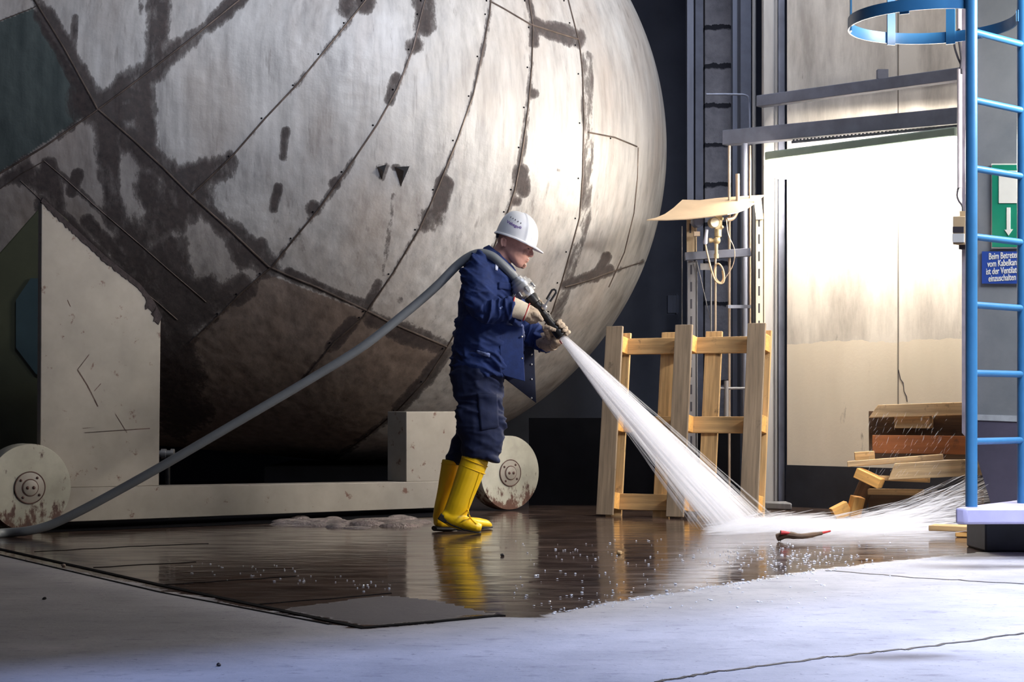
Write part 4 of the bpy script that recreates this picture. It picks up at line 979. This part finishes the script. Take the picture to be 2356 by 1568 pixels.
# --- jacket
jk = MB()
limb(jk, [(1119, 862, 9.73, 80, .185), (1121, 840, 9.73, 84, .19), (1122, 800, 9.73, 82, .185), (1125, 750, 9.73, 77, .18), (1126, 700, 9.73, 72, .18), (1128, 650, 9.73, 64, .195), (1128, 615, 9.73, 52, .19), (1132, 592, 9.73, 36, .13), (1136, 580, 9.73, 26, .09)], 28)
limb(jk, [(1104, 600, 9.64, 22, .07), (1099, 620, 9.59, 34, .085), (1100, 655, 9.55, 39, .085), (1105, 690, 9.52, 38, .08), (1122, 712, 9.50, 34, .075), (1150, 714, 9.50, 28, .065), (1180, 708, 9.50, 23, .058)], 20)
limb(jk, [(1150, 610, 9.86, 26, .07), (1166, 660, 9.92, 32, .075), (1180, 725, 9.95, 34, .075), (1215, 766, 9.90, 32, .07), (1245, 778, 9.82, 30, .062), (1264, 784, 9.76, 27, .055)], 20)
jk.ell(P(1185, 738, 9.52), [(14 * px, 0, -12 * px), (0, .03, 0), (6 * px, 0, 8 * px)])
jac = jk.build('jacket', M['denim'], person, remesh=0.0062, smit=4, fn=lambda c, n: folds(0.025, 21, 5.0, (0.5, 0.1, 0.86), True)(wrinkle(0.005, 8)(c, n), n))
# collar: a band round the neck, tilted forward
cb_ = MB(); nn = 40; vs = []
for k in range(nn):
    t = 2 * math.pi * k / nn; ct, st_ = math.cos(t), math.sin(t)
    c0 = P(1154, 606, 9.71); mj = V((36 * px, 0, -33 * px)); mn = V((0, 0.085, 0)); upn = V((0.66, 0, 0.75))
    p = c0 + mj * ct + mn * st_; outw = (mj * ct + mn * st_).normalized()
    for d, hh in ((0.0, -0.035), (0.012, -0.04), (0.016, 0.0), (0.004, 0.028), (-0.006, 0.026), (-0.004, -0.03)):
        hh2 = hh * (1.0 - 0.35 * (ct > 0.3)); vs.append(p + outw * d + upn * hh2)
fs = [(k * 6 + j, k * 6 + (j + 1) % 6, ((k + 1) % nn) * 6 + (j + 1) % 6, ((k + 1) % nn) * 6 + j) for k in range(nn) for j in range(6)]
cb_.add(vs, fs).build('collar', M['denim'], person)
# open front edges hanging down
def hang(name, rows, th, m):
    mb = MB(); vs = []
    for l_, r_ in rows:
        a, b = P(*l_), P(*r_); vs += [a, b, b + V((0, th, 0)), a + V((0, th, 0))]
    n = len(rows); fs = [(0, 1, 2, 3), tuple(4 * (n - 1) + k for k in range(4))[::-1]]
    for i in range(n - 1): fs += [(i * 4 + k, i * 4 + (k + 1) % 4, i * 4 + 4 + (k + 1) % 4, i * 4 + 4 + k) for k in range(4)]
    return mb.add(vs, fs).build(name, m, person, bevel=0.003)
ff = hang('jacket_front', [((1170, 700, 9.84), (1222, 720, 9.86)), ((1168, 780, 9.84), (1229, 790, 9.88)), ((1165, 830, 9.83), (1231, 860, 9.88)), ((1163, 872, 9.83), (1234, 927, 9.88))], 0.012, M['lining'])
nf = hang('jacket_front', [((1150, 745, 9.56), (1203, 750, 9.60)), ((1150, 800, 9.553), (1204, 806, 9.585)), ((1152, 852, 9.557), (1207, 860, 9.572)), ((1160, 864, 9.56), (1208, 877, 9.572))], 0.014, M['denim'])
pk = MB()
for v in (815, 838, 872, 915): MB().sph(P(1223, v, 9.872), 0.006, 8, 6).build('snap_button', M['alu'], ff)
for v in (774, 824, 860): MB().sph(P(1201, v, 9.58), 0.006, 8, 6).build('snap_button', M['alu'], nf)
jb_ = BVHTree.FromObject(jac, bpy.context.evaluated_depsgraph_get())
def onjac(u, v, lift=0.004, tree=None, own=None):
    own = own or jac; o = origin(own); t_ = tree or jb_
    d = (P(u, v, 1.0) - V((0, 0, CAMZ))).normalized(); r = t_.ray_cast(V((0, 0, CAMZ)) - o, d)
    return (r[0] + o + r[1] * lift) if r[0] else P(u, v, 9.5)
def patch(name, quad, m, parent, nu=8, nv=4, lift=0.004, tree=None, own=None):
    (a, b, c, d) = quad; vs = []
    for j in range(nv + 1):
        for i in range(nu + 1):
            s, t = i / nu, j / nv
            u = (a[0] * (1 - s) + b[0] * s) * (1 - t) + (d[0] * (1 - s) + c[0] * s) * t; v = (a[1] * (1 - s) + b[1] * s) * (1 - t) + (d[1] * (1 - s) + c[1] * s) * t
            vs.append(onjac(u, v, lift, tree, own))
    fs = [(j * (nu + 1) + i, j * (nu + 1) + i + 1, (j + 1) * (nu + 1) + i + 1, (j + 1) * (nu + 1) + i) for j in range(nv) for i in range(nu)]
    o = MB().add(vs, fs).build(name, m, parent); sd = o.modifiers.new('s', 'SOLIDIFY'); sd.thickness = 0.003; sd.offset = -1; return o
patch('pocket_flap', [(1146, 648), (1184, 652), (1182, 668), (1146, 664)], M['denim'], jac, lift=0.006)
patch('shoulder_tab', [(1140, 598), (1147, 604), (1144, 622), (1139, 620)], M['white_tag'], jac, 3, 5)
patch('hip_mark', [(1098, 804), (1127, 813), (1126, 820), (1098, 812)], mat('pale_print', (120, 134, 178), 0.8, var=0.5, scale=80), jac, 8, 2)
patch('sleeve_mark', [(1148, 708), (1156, 703), (1158, 707), (1150, 712)], mat('pale_print_small', (120, 134, 178), 0.8, var=0.5, scale=80), jac, 3, 2)
tb_ = BVHTree.FromObject(tro, bpy.context.evaluated_depsgraph_get())
patch('leg_pocket', [(1098, 905), (1144, 908), (1147, 982), (1106, 990)], M['denim2'], tro, 10, 10, 0.007, tb_, tro)
# --- boots
def boot(shaft, foot, sole, tip, nm='boot'):
    b = MB(); limb(b, shaft); b.tube([P(u, v, Y) for u, v, Y, ra, rb in foot], [(ra * px, rb) for u, v, Y, ra, rb in foot], 18, ref=(0, 1, 0))
    o = b.build(nm, M['yellow'], person, remesh=0.0055, smit=4)
    return o
b1 = boot([(1094, 1052, 9.615, 31, .068), (1090, 1066, 9.615, 31, .068), (1079, 1095, 9.61, 30, .066), (1066, 1130, 9.605, 28, .060), (1054, 1162, 9.60, 27, .052), (1046, 1184, 9.60, 27, .045), (1042, 1196, 9.60, 22, .038)],
     [(1016, 1181, 9.60, 9, .03), (1024, 1186, 9.60, 15, .042), (1044, 1194, 9.595, 20, .045), (1066, 1202, 9.59, 17, .048), (1086, 1209, 9.585, 14.5, .050), (1099, 1212, 9.58, 12.5, .046), (1108, 1214, 9.58, 8, .03)], None, None)
MB().tube([P(1013, 1189, 9.60), P(1040, 1206, 9.595), P(1070, 1217, 9.59), P(1100, 1224, 9.58), P(1107, 1224.5, 9.58)], [(3.2 * px, .036), (3.2 * px, .042), (2.8 * px, .047), (2.6 * px, .044), (2 * px, .03)], 12, ref=(0, 1, 0)).build('sole', M['rubber'], b1)
MB().bar(P(1011, 1186, 9.60), P(1029, 1197, 9.60), 0.08, 0.036, up=(0.55, 0, 0.83)).build('heel', M['rubber'], b1, bevel=0.004)
tb1 = BVHTree.FromObject(b1, bpy.context.evaluated_depsgraph_get())
MB().tube([onjac(u, v, 0.001, tb1, b1) for u, v in dens([(1104, 1085), (1094, 1115), (1082, 1148), (1076, 1172), (1082, 1192), (1096, 1205)], 6)], 0.0045, 8).build('piping', M['yellow'], b1)
b2 = boot([(1040, 1058, 9.78, 23, .06), (1036, 1090, 9.78, 24, .06), (1030, 1130, 9.78, 24, .055), (1022, 1165, 9.775, 23, .05), (1017, 1190, 9.77, 22, .042), (1016, 1204, 9.77, 18, .038)],
     [(1001, 1199, 9.75, 9, .03), (1010, 1200, 9.76, 14, .042), (1040, 1200, 9.80, 15, .045), (1075, 1201, 9.86, 13, .048), (1100, 1202, 9.92, 12, .048), (1118, 1204, 9.96, 10, .042), (1125, 1206, 9.98, 6, .03)], None, None)
MB().tube([P(999, 1215, 9.74), P(1030, 1216, 9.78), P(1075, 1212, 9.86), P(1110, 1211.5, 9.94), P(1126, 1211, 9.98)], [(6 * px, .036), (6 * px, .044), (3 * px, .048), (4 * px, .044), (3 * px, .03)], 12, ref=(0, 1, 0)).build('sole', M['rubber'], b2)
for b, pts, ra, rb, yy_ in ((b1, (1092, 1062), 31.5, .0695, 9.615), (b1, (1087, 1078), 31.3, .069, 9.615), (b2, (1039, 1068), 24, .061, 9.78)):
    c = P(pts[0], pts[1], yy_); a1 = V((0.93, 0, -0.36 if b is b1 else -0.1)).normalized() * ra * px; a2 = V((0, rb, 0))
    MB().tube([c + a1 * math.cos(t) + a2 * math.sin(t) for t in np.linspace(0, 2 * math.pi, 36)[:-1]], 0.0025, 6, closed=True).build('top_band', M['yellow'], b)

# ================================================================== HOSE AND NOZZLE
Yn = 9.60; N0, N1 = P(1186, 640, Yn), P(1291, 772, Yn); nd = (N1 - N0).normalized(); NL = (N1 - N0).length
np_ = V((0, 1, 0)).cross(nd); np_ = -np_ if np_.x > 0 else np_        # image-plane perpendicular to lower left
hz = thing('water_hose', 'grey water hose with a metal nozzle running over the worker shoulder', 'hose', floor_pt(300, 1215))
hp = [floor_pt(-160, 1240, 0.026), floor_pt(-60, 1233, 0.026), P(0, 1226, 9.32), P(60, 1221, 9.34), P(110, 1209, 9.36), P(170, 1182, 9.38), P(250, 1140, 9.4), P(370, 1073, 9.42), P(540, 974, 9.46), P(700, 880, 9.50), P(830, 800, 9.53), P(930, 722, 9.56), P(1000, 662, 9.58), P(1050, 612, 9.60), P(1080, 590, 9.60), P(1105, 582, 9.59), P(1130, 588, 9.57), P(1150, 603, 9.56), P(1168, 620, 9.57), N0]
MB().tube(crom(hp, 10), 0.0245, 16).build('hose', M['hose'], hz)
pt = lambda t: N0 + nd * t * px
cpl = MB().lathe(pt(-14), nd, [(0, 10 * px), (8 * px, 11 * px), (16 * px, 11 * px), (16 * px, 16 * px), (24 * px, 18 * px), (24 * px, 22 * px), (32 * px, 23 * px), (32 * px, 25.5 * px), (42 * px, 25.5 * px), (42 * px, 21 * px), (50 * px, 21 * px), (50 * px, 23 * px), (60 * px, 22 * px), (60 * px, 16 * px), (66 * px, 14 * px)], 32).build('coupling', M['alu'], hz, smooth=25)
for k in range(6):
    t = math.radians(60 * k + 15); s_ = np_ * math.cos(t) + V((0, 1, 0)) * math.sin(t)
    MB().bar(pt(30) + s_ * 20.5 * px, pt(43) + s_ * 20.5 * px, 0.022, 0.024, up=s_).build('coupling_lug', M['alu'], cpl, bevel=0.003)
nz = MB().lathe(pt(50), nd, [(0, 14 * px), (6 * px, 15.5 * px), (22 * px, 13.5 * px), (24 * px, 11 * px), (32 * px, 11 * px), (32 * px, 13.5 * px), (44 * px, 13.5 * px), (44 * px, 9 * px), (58 * px, 8.5 * px), (58 * px, 11 * px), (66 * px, 11 * px), (66 * px, 9 * px), (84 * px, 9 * px), (84 * px, 11.5 * px), (104 * px, 12.5 * px), (116 * px, 12.5 * px), (119 * px, 9 * px)], 28).build('nozzle', M['black_metal'], hz, smooth=25)
pv_ = P(1252, 706, Yn - 0.035); tip = P(1276, 668, Yn - 0.035)
MB().lathe(pv_ + V((0, 0.03, 0)), (0, -1, 0), [(0, 6.5 * px), (0.032, 6.5 * px), (0.036, 4.5 * px), (0.036, 0.001)], 20).build('valve_pivot', M['alu'], hz)
hv_ = MB().bar(pv_, pv_.lerp(tip, 0.62), 0.010, 0.014, up=(0, 1, 0)).build('valve_lever', M['alu'], hz, bevel=0.002)
dl = (tip - pv_).normalized(); pe = V((0, 1, 0)).cross(dl)
lp = [pv_.lerp(tip, 0.42) + pe * 5 * px, pv_.lerp(tip, 0.95) + pe * 5.5 * px, pv_.lerp(tip, 1.04) + pe * 2 * px, pv_.lerp(tip, 1.04) - pe * 2 * px, pv_.lerp(tip, 0.95) - pe * 5.5 * px, pv_.lerp(tip, 0.42) - pe * 5 * px]
MB().tube(lp, 0.006, 8, closed=True).build('lever_grip', M['rubber'], hv_)

# ================================================================== GLOVES
yv = V((0, 1, 0))
def around(t, phi, r):       # position round the barrel; phi 0 = lower left, 90 = camera side, 180 = upper right, 270 = far side
    return pt(t) + (np_ * math.cos(math.radians(phi)) - yv * math.sin(math.radians(phi))) * r * px
g1 = MB()
g1.tube([P(1198, 714, 9.50), P(1212, 718, 9.515), P(1226, 726, 9.535), P(1238, 733, 9.55)], [(17 * px, .034), (18 * px, .034), (19 * px, .034), (13 * px, .028)], 18, ref=(0, 1, 0))
for k, t in enumerate((64, 73, 82, 91)):      # fingers under the barrel to the far side
    r = (16, 16.5, 16, 15.5)[k]
    g1.tube([P(1224 + 5 * k, 744 - 3.0 * k, 9.54), around(t + 4, 18, r + 6), around(t + 4, -25, r + 2), around(t + 4, -75, r), around(t + 3, -125, r - 1), around(t + 2, -160, r - 1.5)], [5.2 * px, 5.2 * px, 5.0 * px, 4.8 * px, 4.4 * px, 3.6 * px], 10)
g1.tube([P(1218, 722, 9.51), P(1230, 722, 9.50), P(1241, 729, 9.51), P(1247, 738, 9.525)], [7 * px, 7 * px, 6 * px, 4.4 * px], 10)   # thumb along the camera side
gl1 = g1.build('glove', M['glove'], person, remesh=0.0035, smit=2, fn=wrinkle(0.003, 45))
gc = MB().tube([P(1178, 707, 9.495), P(1183, 708, 9.497), P(1198, 713, 9.50), P(1212, 718, 9.51)], [(24 * px, .058), (23 * px, .056), (21 * px, .048), (19 * px, .040)], 24, ref=(0, 1, 0)).build('cuff', M['glove_back'], gl1)
for c, ra, rb, dr in ((P(1179, 707, 9.495), 24, .058, V((0.95, 0, -0.2))), (P(1211, 717.5, 9.51), 20.6, .0435, V((0.9, 0, -0.35)))):
    dr.normalize(); n1 = dr.cross(yv).normalized()
    MB().tube([c + n1 * ra * px * math.cos(t) + yv * rb * math.sin(t) for t in np.linspace(0, 2 * math.pi, 36)[:-1]], 0.0035, 6, closed=True).build('red_edge', M['red'], gl1)
g2 = MB()
g2.tube([P(1262, 784, 9.75), P(1274, 784, 9.70), P(1284, 778, 9.655)], [(19 * px, .04), (19 * px, .038), (15 * px, .032)], 18, ref=(0, 1, 0))
for k, t in enumerate((136, 146, 156, 166)):      # fingers over the upper right of the barrel
    r = 19
    ofs = nd * (0, 0.5, 1, 2)[k] * px
    g2.tube([P(1270 + 4 * k, 776 + 1.5 * k, 9.69), around(t, 270, r + 3) + ofs, around(t + 1, 232, r + 2) + ofs, around(t + 2, 190, r + 1) + ofs, around(t + 3, 150, r - 1) + ofs, around(t + 4, 122, r - 3) + ofs], [6 * px, 5.8 * px, 5.6 * px, 5.4 * px, 4.8 * px, 3.8 * px], 10)
g2.tube([P(1266, 780, 9.69), around(128, 30, 20), around(140, 60, 18), around(150, 80, 16)], [7 * px, 6.4 * px, 5.4 * px, 4.2 * px], 10)   # thumb
gl2 = g2.build('glove', M['glove'], person, remesh=0.0035, smit=2, fn=wrinkle(0.003, 45))
MB().tube([P(1250, 786, 9.79), P(1268, 785, 9.72), P(1276, 785, 9.70)], [(25 * px, .05), (22 * px, .045), (20 * px, .04)], 20, ref=(0, 1, 0)).build('cuff', M['glove'], gl2)
MB().tube([P(1288, 782, 9.63), P(1293, 790, 9.63)], 0.005, 8).build('red_edge', M['red'], gl2)

# ================================================================== WATER
def strand(mb, a, b, r0, r1, n=4, sag=0.0):
    pts = [a.lerp(b, t) + V((0, 0, -sag * t * t)) for t in (0, 0.33, 0.66, 1)]
    mb.tube(pts, [r0 * 0.3, r0, r1, r1 * 0.25], n)
J0 = N1 + nd * 3 * px
def jend(a, b): return V((1.07 + 0.46 * a - 0.06 * b, 9.68 + 0.75 * a + 0.30 * b, 0.01))
jet = MB()
for k in range(1500):
    a = min(1, max(0, random.gauss(0.5, 0.22))); b = random.gauss(0, 0.4)
    e = jend(a, b); t0 = random.uniform(0, 0.80) if k > 250 else 0; t1 = min(1, t0 + random.uniform(0.2, 0.45))
    s0 = J0 + (np_ * (0.5 - a) * 16 * px + yv * b * 10 * px)
    strand(jet, s0.lerp(e, t0), s0.lerp(e, t1), 0.0022 + 0.002 * t0, 0.0022 + 0.003 * t1)
jo = tag(jet.build('water_jet', M['jet'], smooth=0), 'white fan of water spraying from the hose nozzle to the floor', 'water', kind='stuff')
cone = MB()
for sc_ in (1.0, 0.8, 0.6, 0.4):
    nn = 24; vs = []
    for t in np.linspace(0, 1, 12):
        for k in range(nn):
            q = 2 * math.pi * k / nn; a = 0.5 + 0.5 * sc_ * math.cos(q); b = 0.9 * sc_ * math.sin(q)
            s0 = J0 + (np_ * (0.5 - a) * 18 * px + yv * b * 10 * px); vs.append(s0.lerp(jend(a, b), t))
    fs = [(i * nn + k, i * nn + (k + 1) % nn, (i + 1) * nn + (k + 1) % nn, (i + 1) * nn + k) for i in range(11) for k in range(nn)] + [tuple(range(nn)), tuple(range(11 * nn, 12 * nn))]
    cone.add(vs, fs)
cone.build('water_core', M['mist'], jo)
sp_ = MB()
for k in range(1500):      # sheet running along the floor
    u = random.betavariate(1.2, 1.8) * 520 + 1610; v = 1222 + random.gauss(0, 9); v = min(max(v, 1196), 1238)
    a = floor_pt(u, v); a.z = random.uniform(0.0, 0.03) + 0.02 * max(0, 1 - abs(u - 1720) / 200)
    el = abs(random.gauss(0, 0.10)); L = random.uniform(0.06, 0.32)
    strand(sp_, a, a + V((L * math.cos(el), random.uniform(-0.03, 0.1) * L, L * math.sin(el))), 0.0025, 0.004, sag=0.0)
for k in range(1700):      # plume thrown against the boards
    s = random.betavariate(1.6, 1.3); a = floor_pt(1880 + 260 * s + random.gauss(0, 30), 1212 + random.gauss(0, 6)); 
    el = math.radians(random.uniform(8, 42)) * (0.35 + 0.65 * s); dist = random.uniform(0.0, 0.55) * (0.3 + s); L = random.uniform(0.06, 0.26)
    d = V((math.cos(el), 0.15, math.sin(el))); p = a + d * dist; q = p + d * L
    if (q - S0).dot(WN) < 0.03 and (q - S0).dot(WD) > 0.02: continue
    strand(sp_, p, q, 0.0018, 0.0032, sag=0.02)
for k in range(170):
    a = P(random.uniform(1990, 2250), random.uniform(960, 1100), random.uniform(10.0, 10.3)); d = V((0.6, 0, 0.8)) if random.random() < 0.7 else V((0.3, 0, 0.9))
    if (a - S0).dot(WN) < 0.06 and a.x > 2.55: continue
    strand(sp_, a, a + d * random.uniform(0.015, 0.06), 0.0007, 0.0010)
tag(sp_.build('water_splash', M['spray'], smooth=0), 'white splash of water bursting against the broken boards', 'water', kind='stuff')
dr = MB()
def drop(p, r):
    dr.ell(p, [(r * random.uniform(1, 2.2), 0, 0), (0, r, 0), (0, 0, r * random.uniform(0.5, 1.0))], 6, 4)
for k in range(640):
    if k < 270: u, v = random.gauss(1840, 110), random.gauss(1285, 16)
    elif k < 480: u, v = random.uniform(1180, 1900), random.uniform(1240, 1400)
    else:
        t = random.random(); q = [(1270, 1412), (1450, 1380), (1600, 1356), (1750, 1334), (1880, 1312)]; i = int(t * 3.999); f_ = t * 4 - i
        u = q[i][0] + (q[i + 1][0] - q[i][0]) * f_; v = q[i][1] + (q[i + 1][1] - q[i][1]) * f_ + random.gauss(0, 3)
    if v < 1225: continue
    p = floor_pt(u, v); p.z = 0.003; drop(p, random.uniform(0.0012, 0.0036))
for k in range(60):
    u, v = random.uniform(440, 900), 0; v = 1300 + (u - 440) * 0.12 + random.gauss(0, 12); p = floor_pt(u, v); p.z = 0.002; drop(p, random.uniform(0.0014, 0.0034))
tag(dr.build('water_droplets', M['drop']), 'bright water beads scattered over the wet floor', 'droplets', kind='stuff')
# mud by the carriage
mdm = MB()
for k in range(46):
    u = random.uniform(660, 1010); v = 1196 + random.gauss(8, 5); p = floor_pt(u, v); mdm.ell(V((p.x, p.y, 0.0)), [(random.uniform(.05, .14), 0, 0), (0, random.uniform(.04, .09), 0), (0, 0, random.uniform(.008, .03))], 10, 6)
tag(mdm.build('mud', M['mud']), 'wet glistening mud heaped along the foot of the carriage', 'mud', kind='stuff')
# debris
def stone(name, u, v, r, m, label, cat='pebble'):
    p = floor_pt(u, v); mb = MB().ell((p.x, p.y, r * 0.6), [(r, 0, 0), (0, r * 0.8, 0), (0, 0, r * 0.7)], 10, 6)
    for q in mb.v: q += V((noise.noise(q * 90), noise.noise(q * 80), noise.noise(q * 70))) * r * 0.4
    tag(mb.build(name, m, loc=(p.x, p.y, 0)), label, cat)
stone('pebble', 1155, 1279, 0.011, M['stone'], 'single black pebble on the wet floor right of the yellow boots')
stone('pebble', 102, 1379, 0.008, M['stone'], 'tiny black pebble on the dry floor at the left edge')
stone('pebble', 146, 1303, 0.010, M['pipe'], 'pale reddish pebble lying in the floor groove')
stone('wood_chip', 1425, 1275, 0.014, M['wood_x'], 'yellow wood chip on the wet floor before the pallet', 'chip')
stone('pebble', 503, 1532, 0.008, M['stone'], 'black speck of grit on the pale floor near the bottom left')
db = thing('debris_stick', 'dark splintered stick with red tips tossed in the water sheet', 'stick', floor_pt(1850, 1232))
MB().tube(crom([floor_pt(1788, 1236, 0.02), floor_pt(1810, 1230, 0.035), floor_pt(1845, 1233, 0.03), floor_pt(1890, 1226, 0.04)], 4), [0.02] * 3 + [0.018] * 4 + [0.014] * 4 + [0.01] * 2, 8).build('stick', M['wood_wet'], db)
MB().tube([floor_pt(1796, 1224, 0.05), floor_pt(1818, 1226, 0.045)], [0.012, 0.006], 8).build('red_tip', M['red'], db)
MB().tube([floor_pt(1888, 1226, 0.04), floor_pt(1910, 1221, 0.045)], [0.008, 0.005], 8).build('red_tip', M['red'], db)
